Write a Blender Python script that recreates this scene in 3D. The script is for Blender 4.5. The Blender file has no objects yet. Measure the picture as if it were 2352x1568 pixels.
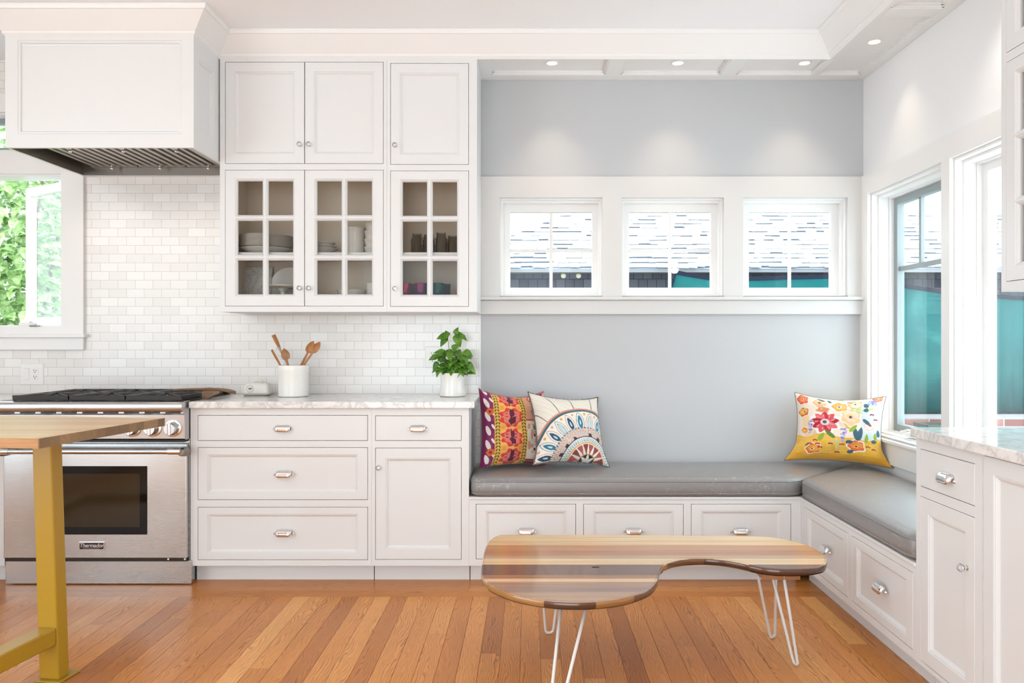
import bpy, bmesh, math, random
import numpy as np
from mathutils import Vector, Matrix, noise as mnoise
random.seed(7)
PI = math.pi
SC = bpy.context.scene
COL = SC.collection

# ------------------------------------------------------------------ camera, world, exposure
FPX, VX, VY, H = 1800.0, 1215.0, 781.0, 1.2      # focal length in pixels, vanishing point, eye height
cam = bpy.data.objects.new('camera', bpy.data.cameras.new('camera'))
COL.objects.link(cam)
cam.location = (0, 0, H)
cam.rotation_euler = (PI/2, 0, 0)
cam.data.sensor_width = 36
cam.data.lens = FPX/2352*36
cam.data.shift_x = -(VX-1176)/2352
cam.data.shift_y = (VY-784)/2352
cam.data.clip_start = 0.05
SC.camera = cam
SC.view_settings.view_transform = 'Standard'
SC.view_settings.look = 'None'
SC.view_settings.gamma = 1
SC.view_settings.exposure = 0.37

world = bpy.data.worlds.new('daylight'); SC.world = world
world.use_nodes = True
wn = world.node_tree.nodes
wn['Background'].inputs[0].default_value = (0.83, 0.945, 1.0, 1)
wn['Background'].inputs[1].default_value = 3.7

def area(name, loc, rot, sx, sy, power, color=(1,1,1)):
    l = bpy.data.lights.new(name, 'AREA'); l.shape = 'RECTANGLE'; l.size = sx; l.size_y = sy
    l.energy = power; l.color = color
    o = bpy.data.objects.new(name, l); COL.objects.link(o); o.location = loc; o.rotation_euler = rot
    return o
# fill lamp added in the unseen opening behind the camera
area('rear_fill_light', (-0.9, -2.15, 1.3), (PI/2, 0, 0), 3.2, 2.2, 16, (0.95, 0.985, 1.0))

def spot(name, loc, target, power, size, blend, color, radius=0.03):
    l = bpy.data.lights.new(name, 'SPOT'); l.energy = power; l.spot_size = size; l.spot_blend = blend
    l.color = color; l.shadow_soft_size = radius
    o = bpy.data.objects.new(name, l); COL.objects.link(o); o.location = loc
    d = Vector(target)-Vector(loc)
    o.rotation_euler = d.to_track_quat('-Z', 'Y').to_euler()
    return o

# ------------------------------------------------------------------ helpers
def bx(px, s): return (px-VX)/s
def bz(py, s): return H-(py-VY)/s
OFF = {}

class Fr:                       # local frame of a cabinet face: u along it, v up, w out of it
    def __init__(s, o, U, W): s.o, s.U, s.V, s.W = Vector(o), Vector(U), Vector((0,0,1)), Vector(W)
    def __call__(s, p): return s.o + s.U*p[0] + s.V*p[1] + s.W*p[2]
def FB(d): return Fr((0, d, 0), (1,0,0), (0,-1,0))        # faces the camera
def FR(x): return Fr((x, 0, 0), (0,-1,0), (-1,0,0))       # right side of the room, faces left

class MB:
    def __init__(s, T=None): s.v=[]; s.f=[]; s.T=T
    def add(s, vs, fs):
        n=len(s.v)
        for p in vs: s.v.append(tuple(s.T(p)) if s.T else tuple(p))
        for f in fs: s.f.append(tuple(i+n for i in f))
    def box(s, x0,x1,y0,y1,z0,z1):
        vs=[(x,y,z) for x in (x0,x1) for y in (y0,y1) for z in (z0,z1)]
        s.add(vs, [(0,1,3,2),(4,6,7,5),(0,4,5,1),(2,3,7,6),(0,2,6,4),(1,5,7,3)])
        return s
    def loft(s, rings, c0=True, c1=True, closed=True):
        n=len(rings[0]); vs=[p for r in rings for p in r]; fs=[]
        for k in range(len(rings)-1):
            for i in range(n if closed else n-1):
                j=(i+1)%n
                fs.append((k*n+i,k*n+j,(k+1)*n+j,(k+1)*n+i))
        if c0: fs.append(tuple(range(n)))
        if c1: fs.append(tuple((len(rings)-1)*n+i for i in range(n)))
        s.add(vs,fs); return s
    def tube(s, pts, r, n=10, caps=True):
        pts=[Vector(p) for p in pts]; rings=[]
        t=(pts[1]-pts[0]).normalized(); up=Vector((0,0,1)) if abs(t.z)<.9 else Vector((1,0,0))
        a=t.cross(up).normalized()
        for i,p in enumerate(pts):
            if i==0: t=(pts[1]-pts[0])
            elif i==len(pts)-1: t=(pts[-1]-pts[-2])
            else: t=(pts[i+1]-pts[i]).normalized()+(pts[i]-pts[i-1]).normalized()
            t.normalize(); a=(a-t*a.dot(t)).normalized(); b=t.cross(a)
            rr=r[i] if isinstance(r,(list,tuple)) else r
            rings.append([p+a*rr*math.cos(2*PI*k/n)+b*rr*math.sin(2*PI*k/n) for k in range(n)])
        return s.loft(rings,caps,caps)
    def lathe(s, prof, c=(0,0,0), n=32, ax='z', sq=None):
        rings=[]
        for r,z in prof:
            ring=[]
            for k in range(n):
                a=2*PI*k/n; x=r*math.cos(a); y=r*math.sin(a)
                if sq: x*=sq[0]; y*=sq[1]
                ring.append((c[0]+x,c[1]+y,c[2]+z) if ax=='z' else (c[0]+x,c[1]+y,c[2]+z))
            rings.append(ring)
        return s.loft(rings, prof[0][0]>1e-5, prof[-1][0]>1e-5)
    def sphere(s, c, r, n=12, m=8, sc=(1,1,1)):
        rings=[[(c[0]+r*sc[0]*math.sin(PI*j/m)*math.cos(2*PI*k/n), c[1]+r*sc[1]*math.sin(PI*j/m)*math.sin(2*PI*k/n), c[2]+r*sc[2]*math.cos(PI*j/m)) for k in range(n)] for j in range(1,m)]
        return s.loft(rings)
    def rectloft(s, u0,u1,v0,v1, prof, cap=True, back=True):
        rings=[[(u0+i,v0+i,w),(u1-i,v0+i,w),(u1-i,v1-i,w),(u0+i,v1-i,w)] for i,w in prof]
        return s.loft(rings, back, cap)
    def holed(s, u0,u1,v0,v1, holes, depth, w=0.0):          # slab with rectangular openings
        us=sorted({u0,u1,*[h[0] for h in holes],*[h[1] for h in holes]}); vs=sorted({v0,v1,*[h[2] for h in holes],*[h[3] for h in holes]})
        for i in range(len(us)-1):
            for j in range(len(vs)-1):
                cu=(us[i]+us[i+1])/2; cv=(vs[j]+vs[j+1])/2
                if any(h[0]<cu<h[1] and h[2]<cv<h[3] for h in holes): continue
                for ww in (w,w-depth):
                    s.add([(us[i],vs[j],ww),(us[i+1],vs[j],ww),(us[i+1],vs[j+1],ww),(us[i],vs[j+1],ww)],[(0,1,2,3)])
        for h in list(holes)+[(u0,u1,v0,v1)]:
            s.loft([[(h[0],h[2],x),(h[1],h[2],x),(h[1],h[3],x),(h[0],h[3],x)] for x in (w,w-depth)],False,False)
        return s

def link(o, parent=None):
    COL.objects.link(o)
    if parent: o.parent=parent
    return o

def obj(name, mb, mat, parent=None, bev=0, smooth=False, seg=2, solid=0, sub=0, merge=True, loc=None):
    off=OFF.get(parent.name) if parent else (Vector(loc) if loc else Vector((0,0,0)))
    me=bpy.data.meshes.new(name)
    me.from_pydata([tuple(Vector(v)-off) for v in mb.v],[],mb.f)
    bm=bmesh.new(); bm.from_mesh(me)
    if merge: bmesh.ops.remove_doubles(bm, verts=bm.verts, dist=1e-5)
    bmesh.ops.recalc_face_normals(bm, faces=bm.faces)
    bm.to_mesh(me); bm.free()
    if mat: me.materials.append(mat)
    o=bpy.data.objects.new(name, me); link(o,parent)
    if loc and not parent: o.location=off
    OFF[o.name]=off
    if solid:
        m=o.modifiers.new('thick','SOLIDIFY'); m.thickness=solid; m.offset=0
    if bev:
        m=o.modifiers.new('bevel','BEVEL'); m.width=bev; m.segments=seg; m.limit_method='ANGLE'; m.angle_limit=math.radians(35); m.harden_normals=False
    if sub:
        m=o.modifiers.new('sub','SUBSURF'); m.levels=sub; m.render_levels=sub
    if smooth:
        for p in me.polygons: p.use_smooth=True
        if smooth=='auto':
            try: me.set_sharp_from_angle(angle=math.radians(40))
            except Exception: pass
    return o

def tag(o, label=None, cat=None, group=None, kind=None):
    if label: o['label']=label
    if cat: o['category']=cat
    if group: o['group']=group
    if kind: o['kind']=kind
    return o
def thing(name, label, cat, loc=(0,0,0), group=None):
    o=bpy.data.objects.new(name,None); o.empty_display_size=.05; COL.objects.link(o); o.location=loc
    OFF[o.name]=Vector(loc)
    return tag(o,label,cat,group)
def struct(name, mb, mat, parent=None, **k):
    o=obj(name,mb,mat,parent,**k)
    if not parent: o['kind']='structure'
    return o
def dup(root, loc, label=None, group=None):
    r=root.copy(); COL.objects.link(r); r.location=loc
    if label: r['label']=label
    if group: r['group']=group
    for ch in list(root.children):
        c=ch.copy(); COL.objects.link(c); c.parent=r
        for g in list(ch.children):
            d=g.copy(); COL.objects.link(d); d.parent=c
    return r

# ------------------------------------------------------------------ materials
def mat(name, col, rough=.5, metal=0, **k):
    m=bpy.data.materials.new(name); m.use_nodes=True; b=m.node_tree.nodes['Principled BSDF']
    b.inputs['Base Color'].default_value=(*col,1); b.inputs['Roughness'].default_value=rough; b.inputs['Metallic'].default_value=metal
    for key,v in k.items():
        b.inputs[key.replace('_',' ')].default_value=v
    return m
def NT(m): return m.node_tree.nodes, m.node_tree.links, m.node_tree.nodes['Principled BSDF']
def ramp(n, stops, interp='LINEAR'):
    r=n.new('ShaderNodeValToRGB'); cr=r.color_ramp; cr.interpolation=interp
    while len(cr.elements)<len(stops): cr.elements.new(.5)
    for e,(p,c) in zip(cr.elements,stops): e.position=p; e.color=(*c,1) if len(c)==3 else c
    return r
def coords(n,l,scale=(1,1,1),loc=(0,0,0),rot=(0,0,0)):
    tc=n.new('ShaderNodeTexCoord'); mp=n.new('ShaderNodeMapping')
    mp.inputs['Scale'].default_value=scale; mp.inputs['Location'].default_value=loc; mp.inputs['Rotation'].default_value=rot
    l.new(tc.outputs['Object'],mp.inputs[0]); return mp
def noise(n,l,vec,scale,detail=3,rough=.5,dist=0):
    t=n.new('ShaderNodeTexNoise'); t.inputs['Scale'].default_value=scale; t.inputs['Detail'].default_value=detail
    t.inputs['Roughness'].default_value=rough; t.inputs['Distortion'].default_value=dist
    if vec: l.new(vec.outputs[0],t.inputs['Vector'])
    return t
def bump(n,l,b,h,strength,dist=.002):
    bp=n.new('ShaderNodeBump'); bp.inputs['Strength'].default_value=strength; bp.inputs['Distance'].default_value=dist
    l.new(h,bp.inputs['Height']); l.new(bp.outputs[0],b.inputs['Normal'])
def mixc(n,l,fac,a,b,mode='MIX',f=.5):
    mx=n.new('ShaderNodeMix'); mx.data_type='RGBA'; mx.blend_type=mode
    if fac is not None: l.new(fac,mx.inputs[0])
    else: mx.inputs[0].default_value=f
    for s,i in ((a,6),(b,7)):
        if isinstance(s,tuple): mx.inputs[i].default_value=(*s,1)
        else: l.new(s,mx.inputs[i])
    return mx.outputs[2]
def math_(n,l,op,a,b=None):
    x=n.new('ShaderNodeMath'); x.operation=op
    for i,s in enumerate((a,b)):
        if s is None: continue
        if isinstance(s,(int,float)): x.inputs[i].default_value=s
        else: l.new(s,x.inputs[i])
    return x.outputs[0]

M={}
def paint(name,col,rough):
    m=mat(name,col,rough); n,l,b=NT(m); c=coords(n,l); t=noise(n,l,c,90,2); bump(n,l,b,t.outputs[0],.04,.001); return m
M['cab']=paint('cabinet_paint',(.765,.768,.772),.32)
M['trim']=paint('trim_paint',(.86,.855,.85),.35)
M['ceil']=paint('ceiling_paint',(.94,.955,.98),.7)
M['band']=paint('band_paint',(.68,.672,.662),.35)
M['grey']=paint('grey_wall_paint',(.53,.54,.555),.6)
M['pale']=paint('lit_wall_paint',(.875,.88,.89),.6)  # paler than the grey wall: light on the right wall put into its colour
M['chrome']=mat('chrome',(.82,.82,.83),.08,1)
M['iron']=mat('cast_iron',(.025,.025,.026),.45)
M['black']=mat('black_enamel',(.015,.015,.016),.25)
M['dark']=mat('dark_gap',(.02,.018,.016),.6)
M['ceramic']=mat('white_ceramic',(.86,.84,.80),.12)
M['dish']=mat('white_dishware',(.78,.76,.72),.2)
M['plastic']=mat('white_plastic',(.84,.83,.81),.3)
M['inside']=mat('cabinet_interior',(.80,.70,.58),.5)
M['soil']=mat('potting_soil',(.03,.018,.012),.9)
M['whitewire']=mat('white_enamelled_steel',(.72,.71,.70),.3)
M['alu']=mat('window_aluminium',(.30,.345,.355),.4)
M['screen_hem']=mat('black_hem',(.02,.022,.04),.9,0,Specular_IOR_Level=0.0)
M['siding_trim']=mat('eave_paint',(.30,.28,.29),.6)

def steel(name,col,rough,ax):
    m=mat(name,col,rough,1); n,l,b=NT(m)
    c=coords(n,l,ax); t=noise(n,l,c,6,3,.6)
    c2=coords(n,l,(1,1,1)); t2=noise(n,l,c2,2.2,2)
    r=math_(n,l,'ADD',math_(n,l,'MULTIPLY',t.outputs[0],.12),math_(n,l,'ADD',math_(n,l,'MULTIPLY',t2.outputs[0],.14),rough-.12))
    l.new(r,b.inputs['Roughness']); bump(n,l,b,math_(n,l,'ADD',math_(n,l,'MULTIPLY',t.outputs[0],.25),math_(n,l,'MULTIPLY',t2.outputs[0],9.0)),.10,.004)
    return m
M['steel']=steel('brushed_steel',(.56,.575,.59),.25,(2,2,120))
M['baffle']=steel('baffle_steel',(.46,.42,.38),.34,(90,2,2))
M['steel_d']=steel('hood_steel',(.30,.27,.24),.38,(2,90,2))

def tiles():
    m=mat('subway_tile',(.8,.8,.8),.14); n,l,b=NT(m)
    c=coords(n,l,(1,1,1),(0.002,-.902,0))
    # wall mesh lies in xz: swap into xy
    sep=n.new('ShaderNodeSeparateXYZ'); cmb=n.new('ShaderNodeCombineXYZ'); tc=n.new('ShaderNodeTexCoord')
    l.new(tc.outputs['Object'],sep.inputs[0]); l.new(sep.outputs[0],cmb.inputs[0])
    z=math_(n,l,'SUBTRACT',sep.outputs[2],.902); l.new(z,cmb.inputs[1])
    br=n.new('ShaderNodeTexBrick'); l.new(cmb.outputs[0],br.inputs['Vector'])
    br.inputs['Scale'].default_value=1; br.inputs['Brick Width'].default_value=.0979; br.inputs['Row Height'].default_value=.0487
    br.inputs['Mortar Size'].default_value=.0013; br.inputs['Mortar Smooth'].default_value=.25; br.inputs['Bias'].default_value=0
    br.offset=.5; br.squash=1
    br.inputs['Color1'].default_value=(.80,.775,.75,1); br.inputs['Color2'].default_value=(.87,.855,.835,1); br.inputs['Mortar'].default_value=(.60,.565,.53,1)
    l.new(br.outputs['Color'],b.inputs['Base Color'])
    inv=math_(n,l,'SUBTRACT',1,br.outputs['Fac'])
    bump(n,l,b,inv,.35,.0015)
    return m
M['tile']=tiles()

def marble(name,scale=1):
    m=mat(name,(.85,.84,.83),.12); n,l,b=NT(m)
    c=coords(n,l,(scale,scale*1.6,scale),(0,0,0),(.2,.3,.5))
    t=noise(n,l,c,5,8,.62,1.6)
    v=math_(n,l,'ABSOLUTE',math_(n,l,'SUBTRACT',t.outputs[0],.5))
    r=ramp(n,[(0,(.60,.59,.59)),(.02,(.74,.73,.725)),(.06,(.84,.83,.82)),(.2,(.90,.89,.88))]); l.new(v,r.inputs[0])
    t2=noise(n,l,c,22,4,.6,.6); r2=ramp(n,[(.30,(.45,.45,.45)),(.40,(.85,.85,.85)),(.6,(1,1,1))]); l.new(t2.outputs[0],r2.inputs[0])
    l.new(mixc(n,l,None,r.outputs[0],r2.outputs[0],'MULTIPLY',.4),b.inputs['Base Color'])
    return m
M['marble']=marble('carrara_marble')

def wood_tex(n,l,vec,scale_across):
    w=n.new('ShaderNodeTexWave'); w.wave_type='BANDS'; w.bands_direction='X'; w.wave_profile='SAW'
    w.inputs['Scale'].default_value=scale_across; w.inputs['Distortion'].default_value=38; w.inputs['Detail'].default_value=2.5
    w.inputs['Detail Scale'].default_value=.36; w.inputs['Detail Roughness'].default_value=.55
    l.new(vec,w.inputs['Vector']); return w

def floorwood():
    m=mat('oak_floor',(.5,.25,.1),.30,0,Specular_IOR_Level=.2); n,l,b=NT(m)
    at=n.new('ShaderNodeAttribute'); at.attribute_name='tone'
    sp=n.new('ShaderNodeSeparateColor'); l.new(at.outputs['Color'],sp.inputs[0])
    tc=n.new('ShaderNodeTexCoord'); se=n.new('ShaderNodeSeparateXYZ'); l.new(tc.outputs['Object'],se.inputs[0])
    # blue channel tells border boards (along x) from field boards (along y)
    flip=sp.outputs[2]
    mxv=n.new('ShaderNodeMix'); mxv.data_type='FLOAT'; l.new(flip,mxv.inputs[0]); l.new(se.outputs[0],mxv.inputs[2]); l.new(se.outputs[1],mxv.inputs[3])
    myv=n.new('ShaderNodeMix'); myv.data_type='FLOAT'; l.new(flip,myv.inputs[0]); l.new(se.outputs[1],myv.inputs[2]); l.new(se.outputs[0],myv.inputs[3])
    off=math_(n,l,'MULTIPLY',sp.outputs[1],37.0)
    cb=n.new('ShaderNodeCombineXYZ')
    l.new(math_(n,l,'ADD',mxv.outputs[0],off),cb.inputs[0]); l.new(math_(n,l,'ADD',math_(n,l,'MULTIPLY',myv.outputs[0],.17),math_(n,l,'MULTIPLY',off,.37)),cb.inputs[1])
    w=wood_tex(n,l,cb.outputs[0],36)
    ra=ramp(n,[(0,(.36,.31,.27)),(.2,(.70,.66,.62)),(.5,(1,1,1)),(1,(.92,.90,.88))]); l.new(w.outputs['Fac'],ra.inputs[0])
    fn=n.new('ShaderNodeTexNoise'); fn.inputs['Scale'].default_value=1; fn.inputs['Detail'].default_value=3
    cb2=n.new('ShaderNodeVectorMath'); cb2.operation='MULTIPLY'; l.new(cb.outputs[0],cb2.inputs[0]); cb2.inputs[1].default_value=(260,90,1)
    l.new(cb2.outputs[0],fn.inputs['Vector'])
    rf=ramp(n,[(.3,(.72,.72,.72)),(.55,(1,1,1))]); l.new(fn.outputs[0],rf.inputs[0])
    base=ramp(n,[(0,(.43,.145,.030)),(.3,(.61,.232,.052)),(.65,(.73,.305,.078)),(1,(.90,.46,.15))]); l.new(sp.outputs[0],base.inputs[0])
    gm=n.new('ShaderNodeTexNoise'); gm.inputs['Scale'].default_value=9; l.new(cb.outputs[0],gm.inputs['Vector']); gr_=ramp(n,[(.35,(.35,.35,.35)),(.65,(1,1,1))]); l.new(gm.outputs[0],gr_.inputs[0])
    c1=mixc(n,l,gr_.outputs[0],base.outputs[0],mixc(n,l,None,base.outputs[0],ra.outputs[0],'MULTIPLY',1.0))
    c2=mixc(n,l,None,c1,rf.outputs[0],'MULTIPLY',.55)
    l.new(c2,b.inputs['Base Color'])
    bump(n,l,b,fn.outputs[0],.04,.001)
    b.inputs['Coat Weight'].default_value=.06; b.inputs['Coat Roughness'].default_value=.15
    return m
M['floor']=floorwood()

def bandwood(name,stops,y0,y1,rough=.2,grain=1.0,axis=1,coat=.4):
    m=mat(name,(.5,.3,.15),rough); n,l,b=NT(m)
    tc=n.new('ShaderNodeTexCoord'); se=n.new('ShaderNodeSeparateXYZ'); l.new(tc.outputs['Object'],se.inputs[0])
    mr=n.new('ShaderNodeMapRange'); mr.inputs[1].default_value=y0; mr.inputs[2].default_value=y1
    l.new(se.outputs[axis],mr.inputs[0])
    r=ramp(n,stops,'CONSTANT'); l.new(mr.outputs[0],r.inputs[0])
    sc=(1.6,55,55) if axis==1 else (55,1.6,55)
    c=coords(n,l,sc); t=noise(n,l,c,1.6,5,.6,.4)
    rr=ramp(n,[(.25,(.62,.60,.58)),(.5,(.95,.95,.95)),(.8,(1.1,1.1,1.1))]); l.new(t.outputs[0],rr.inputs[0])
    c2=coords(n,l,tuple(x*.22 for x in sc)); t2=noise(n,l,c2,2.2,3,.5,1.2)
    r3=ramp(n,[(.3,(.8,.8,.8)),(.6,(1.05,1.05,1.05))]); l.new(t2.outputs[0],r3.inputs[0])
    o=mixc(n,l,None,r.outputs[0],rr.outputs[0],'MULTIPLY',.7*grain)
    o=mixc(n,l,None,o,r3.outputs[0],'MULTIPLY',.7*grain)
    l.new(o,b.inputs['Base Color']); b.inputs['Coat Weight'].default_value=coat; b.inputs['Coat Roughness'].default_value=.08
    return m
def plainwood(name,a,c_,sc,rough=.4):
    m=mat(name,a,rough); n,l,b=NT(m); c=coords(n,l,sc); t=noise(n,l,c,2,5,.6,.5)
    r=ramp(n,[(.3,c_),(.65,a)]); l.new(t.outputs[0],r.inputs[0]); l.new(r.outputs[0],b.inputs['Base Color']); return m
M['spoon']=plainwood('cherry_wood_spoon',(.50,.22,.075),(.33,.125,.04),(30,30,6))
M['spoon2']=plainwood('worn_brown_wood',(.24,.13,.06),(.11,.055,.025),(10,40,40),.5)

def glass(name,tint=(1,1,1),refl=.5):
    m=bpy.data.materials.new(name); m.use_nodes=True; n=m.node_tree.nodes; l=m.node_tree.links
    n.remove(n['Principled BSDF']); out=n['Material Output']
    tr=n.new('ShaderNodeBsdfTransparent'); tr.inputs[0].default_value=(*tint,1)
    gl=n.new('ShaderNodeBsdfGlossy'); gl.inputs['Roughness'].default_value=.02
    fr=n.new('ShaderNodeFresnel'); fr.inputs[0].default_value=1.45
    mx=n.new('ShaderNodeMixShader'); f=math_(n,l,'MULTIPLY',fr.outputs[0],refl)
    l.new(f,mx.inputs[0]); l.new(tr.outputs[0],mx.inputs[1]); l.new(gl.outputs[0],mx.inputs[2]); l.new(mx.outputs[0],out.inputs[0])
    return m
M['pane']=glass('window_glass',(.97,.99,.99),.15)
M['cabglass']=glass('cabinet_glass',(.95,.94,.925),.22)
M['jar']=glass('jar_glass',(.965,.97,.95),.45)
M['knobglass']=glass('knob_glass',(.95,.96,.97),.9)
M['ovenglass']=mat('oven_glass',(.006,.0055,.005),.06,0,Specular_IOR_Level=.25)
M['oveninner']=mat('oven_inner_glass',(.035,.022,.009),.10,0,Specular_IOR_Level=.3)
M['yellow']=mat('mustard_paint',(.40,.235,.014),.35)

def cushion_fabric():
    m=mat('grey_seat_vinyl',(.2,.2,.2),.40,0,Coat_Weight=.55,Coat_Roughness=.32); n,l,b=NT(m)
    c=coords(n,l); t=noise(n,l,c,7.5,2,.5,1.5)
    a=math_(n,l,'ABSOLUTE',math_(n,l,'SUBTRACT',math_(n,l,'FRACT',math_(n,l,'MULTIPLY',t.outputs[0],5.0)),.5))
    t2=noise(n,l,c,5,1); gate=ramp(n,[(.44,(0,0,0)),(.50,(1,1,1))]); l.new(t2.outputs[0],gate.inputs[0])
    r=ramp(n,[(0,(1,1,1)),(.014,(1,1,1)),(.03,(0,0,0))]); l.new(a,r.inputs[0])
    f=math_(n,l,'MULTIPLY',math_(n,l,'MULTIPLY',r.outputs[0],gate.outputs[0]),.55)
    l.new(mixc(n,l,f,(.235,.222,.222),(.46,.45,.45)),b.inputs['Base Color'])
    t3=noise(n,l,c,400,1); bump(n,l,b,t3.outputs[0],.06,.001)
    return m
M['seat']=cushion_fabric()
def colattr(name,rough=.85):
    m=mat(name,(.8,.8,.8),rough); n,l,b=NT(m); a=n.new('ShaderNodeAttribute'); a.attribute_name='pattern'
    l.new(a.outputs['Color'],b.inputs['Base Color']); b.inputs['Sheen Weight'].default_value=.2
    c=coords(n,l); t=noise(n,l,c,350,1); bump(n,l,b,t.outputs[0],.12,.001); return m
M['fabric']=colattr('printed_cotton')
def emit(name,col,st):
    m=bpy.data.materials.new(name); m.use_nodes=True; b=m.node_tree.nodes['Principled BSDF']
    b.inputs['Emission Color'].default_value=(*col,1); b.inputs['Emission Strength'].default_value=st; return m
M['bulb']=emit('lamp_glow',(1,.86,.66),6)

# ------------------------------------------------------------------ planes of the room (metres in front of the camera)
D=4.385; SD=FPX/D            # back wall
DU=4.03; SU=FPX/DU           # wall cabinet faces
DC=3.86; SCB=FPX/DC          # base cabinet and bench faces
XR=1.871                     # right wall
XB=1.34                      # right bench / base cabinet faces
ZS=2.655                     # soffit
ZC=2.766                     # high ceiling

# ------------------------------------------------------------------ floor
def build_floor():
    vs=[];fs=[];tone=[]
    def plank(x0,x1,y0,y1,t,o,b):
        g=.0006; k=len(vs)
        vs.extend([(x0+g,y0+g,0),(x1-g,y0+g,0),(x1-g,y1-g,0),(x0+g,y1-g,0)]); fs.append((k,k+1,k+2,k+3)); tone.append((t,o,b))
    W=.0762; x=-4.3; yb=3.668
    while x<2.1:
        y=-2.3-random.random()*.9
        while y<yb:
            L=random.uniform(.9,2.8); y1=min(yb,y+L)
            if yb-y1<.25: y1=yb
            plank(x,x+W,y,y1,min(1,max(0,random.gauss(.48,.24))),random.random(),0); y=y1
        x+=W
    y=yb
    for k in range(4):
        x=-4.3-random.random()
        while x<2.1:
            L=random.uniform(.7,2.2); plank(x,x+L,y,y+W,random.uniform(.25,.7),random.random(),1); x+=L
        y+=W
    k=len(vs); vs.extend([(-4.6,-2.6,-.003),(2.3,-2.6,-.003),(2.3,4.5,-.003),(-4.6,4.5,-.003)]); fs.append((k,k+1,k+2,k+3)); tone.append((0,0,0))
    me=bpy.data.meshes.new('floor'); me.from_pydata(vs,[],fs); me.materials.append(M['floor'])
    ca=me.color_attributes.new('tone','FLOAT_COLOR','CORNER')
    for p in me.polygons:
        for li in p.loop_indices: ca.data[li].color=(*tone[p.index],1)
    o=bpy.data.objects.new('floor',me); COL.objects.link(o); o['kind']='structure'
build_floor()

# ------------------------------------------------------------------ walls
XL=-3.9; YR=-2.2
XT=-.273                      # tile ends, grey wall begins
WIN=[]                        # small back windows (opening x0,x1)
for a,b_ in ((1148,1383),(1427,1661),(1705,1944)): WIN.append((bx(a,SD),bx(b_,SD)))
ZW0,ZW1=bz(680,SD),bz(455,SD)
F=FB(D)
w=MB(F); w.holed(XT,XR+.16,0,ZC+.05,[(a,b_,ZW0,ZW1) for a,b_ in WIN],.16); struct('wall_back',w,M['grey'])
LW=(-3.45,bx(145,SD),bz(750,SD),bz(400,SD)); TW=(-3.45,-2.72,bz(348,SD),bz(259,SD))
w=MB(F); w.holed(XL-.16,XT,0,ZC+.05,[LW,TW],.16); struct('wall_tile',w,M['tile'])
RW1=(-4.286,-3.52,.69,2.0); RW2=(-3.45,-2.45,.69,2.0)     # right windows in u=-y
w=MB(FR(XR)); w.holed(-D,-YR,0,ZC+.05,[RW1,RW2],.16); struct('wall_right',w,M['pale'])
w=MB(Fr((XL,0,0),(0,1,0),(1,0,0))); w.holed(YR,D,0,ZC+.05,[(-1.7,1.9,.35,2.6)],.16); struct('wall_left',w,M['pale'])  # unseen opening added to bring daylight in from the left
w=MB(Fr((0,YR,0),(1,0,0),(0,1,0))); w.holed(XL-.16,XR+.16,0,ZC+.05,[(-2.2,.6,0,2.3)],.16); struct('wall_front',w,M['pale'])  # unseen opening added so daylight fills the room from behind
w=MB(); w.box(XL-.16,XR+.16,YR-.16,D+.16,ZC,ZC+.1); struct('ceiling',w,M['ceil'])

# lowered border of the ceiling with its picture-frame mouldings
XI=1.55
w=MB(); w.box(XT-.02,XR,DU,D,ZS+.02,ZC-.001); w.box(XI,XR,YR,DU,ZS+.02,ZC-.001)
for x0,x1 in ((XT-.02,-.208),(.42,.50),(1.05,1.135)): w.box(x0,x1,4.0681,4.3049,ZS,ZS+.0199)
w.box(XT-.02,1.8199,4.305,D,ZS,ZS+.0199); w.box(XT-.02,XI,DU,4.068,ZS,ZS+.0199); w.box(XI+.0001,1.585,YR,4.3049,ZS,ZS+.0199); w.box(1.82,XR,YR,D,ZS,ZS+.0199)
for y in (3.44,2.55,1.6,.6): w.box(1.5851,1.8199,y,y+.09,ZS,ZS+.0199)
struct('trim_1',w,M['trim'],bev=.002,merge=False)
w=MB()
def frame_mould(x0,x1,y0,y1):
    for i,z0 in ((0,ZS+.004),(.008,ZS+.012)):
        t=.008
        a,b_,c,d=x0+i,x1-i,y0+i,y1-i
        w.box(a,b_,c,c+t,z0,ZS+.0201); w.box(a,b_,d-t,d,z0,ZS+.0201); w.box(a,a+t,c,d,z0,ZS+.0201); w.box(b_-t,b_,c,d,z0,ZS+.0201)
frame_mould(-.208,.42,4.068,4.305); frame_mould(.50,1.05,4.068,4.305); frame_mould(1.585,1.82,3.53,4.305); frame_mould(1.585,1.82,2.64,3.44)
frame_mould(1.135,1.585,4.068,4.305)
struct('trim_2',w,M['trim'])

def crown(path,prof):
    pts=[Vector(p) for p in path]; rings=[]
    for i,p in enumerate(pts):
        def nrm(a,b): d=(b-a).normalized(); return Vector((d.y,-d.x))
        if i==0: n=nrm(pts[0],pts[1]); k=1
        elif i==len(pts)-1: n=nrm(pts[-2],pts[-1]); k=1
        else:
            n1=nrm(pts[i-1],p); n2=nrm(p,pts[i+1]); n=(n1+n2).normalized(); k=1/n.dot(n1)
        rings.append([(p.x+n.x*k*o,p.y+n.y*k*o,z) for o,z in prof])
    m=MB(); m.loft(rings,True,True); return m
XH0,XH1,DH=-2.493,-1.596,3.73
prof=[(-.003,2.645),(.010,2.658),(.010,2.668),(.014,2.671),(.082,2.742),(.088,2.744),(.094,2.756),(.094,ZC-.0005),(-.003,ZC-.0005)]
struct('trim_3',crown([(XH0,D-.002),(XH0,DH),(XH1,DH),(XH1,DU),(XI,DU),(XI,YR)],prof),M['trim'])

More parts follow.
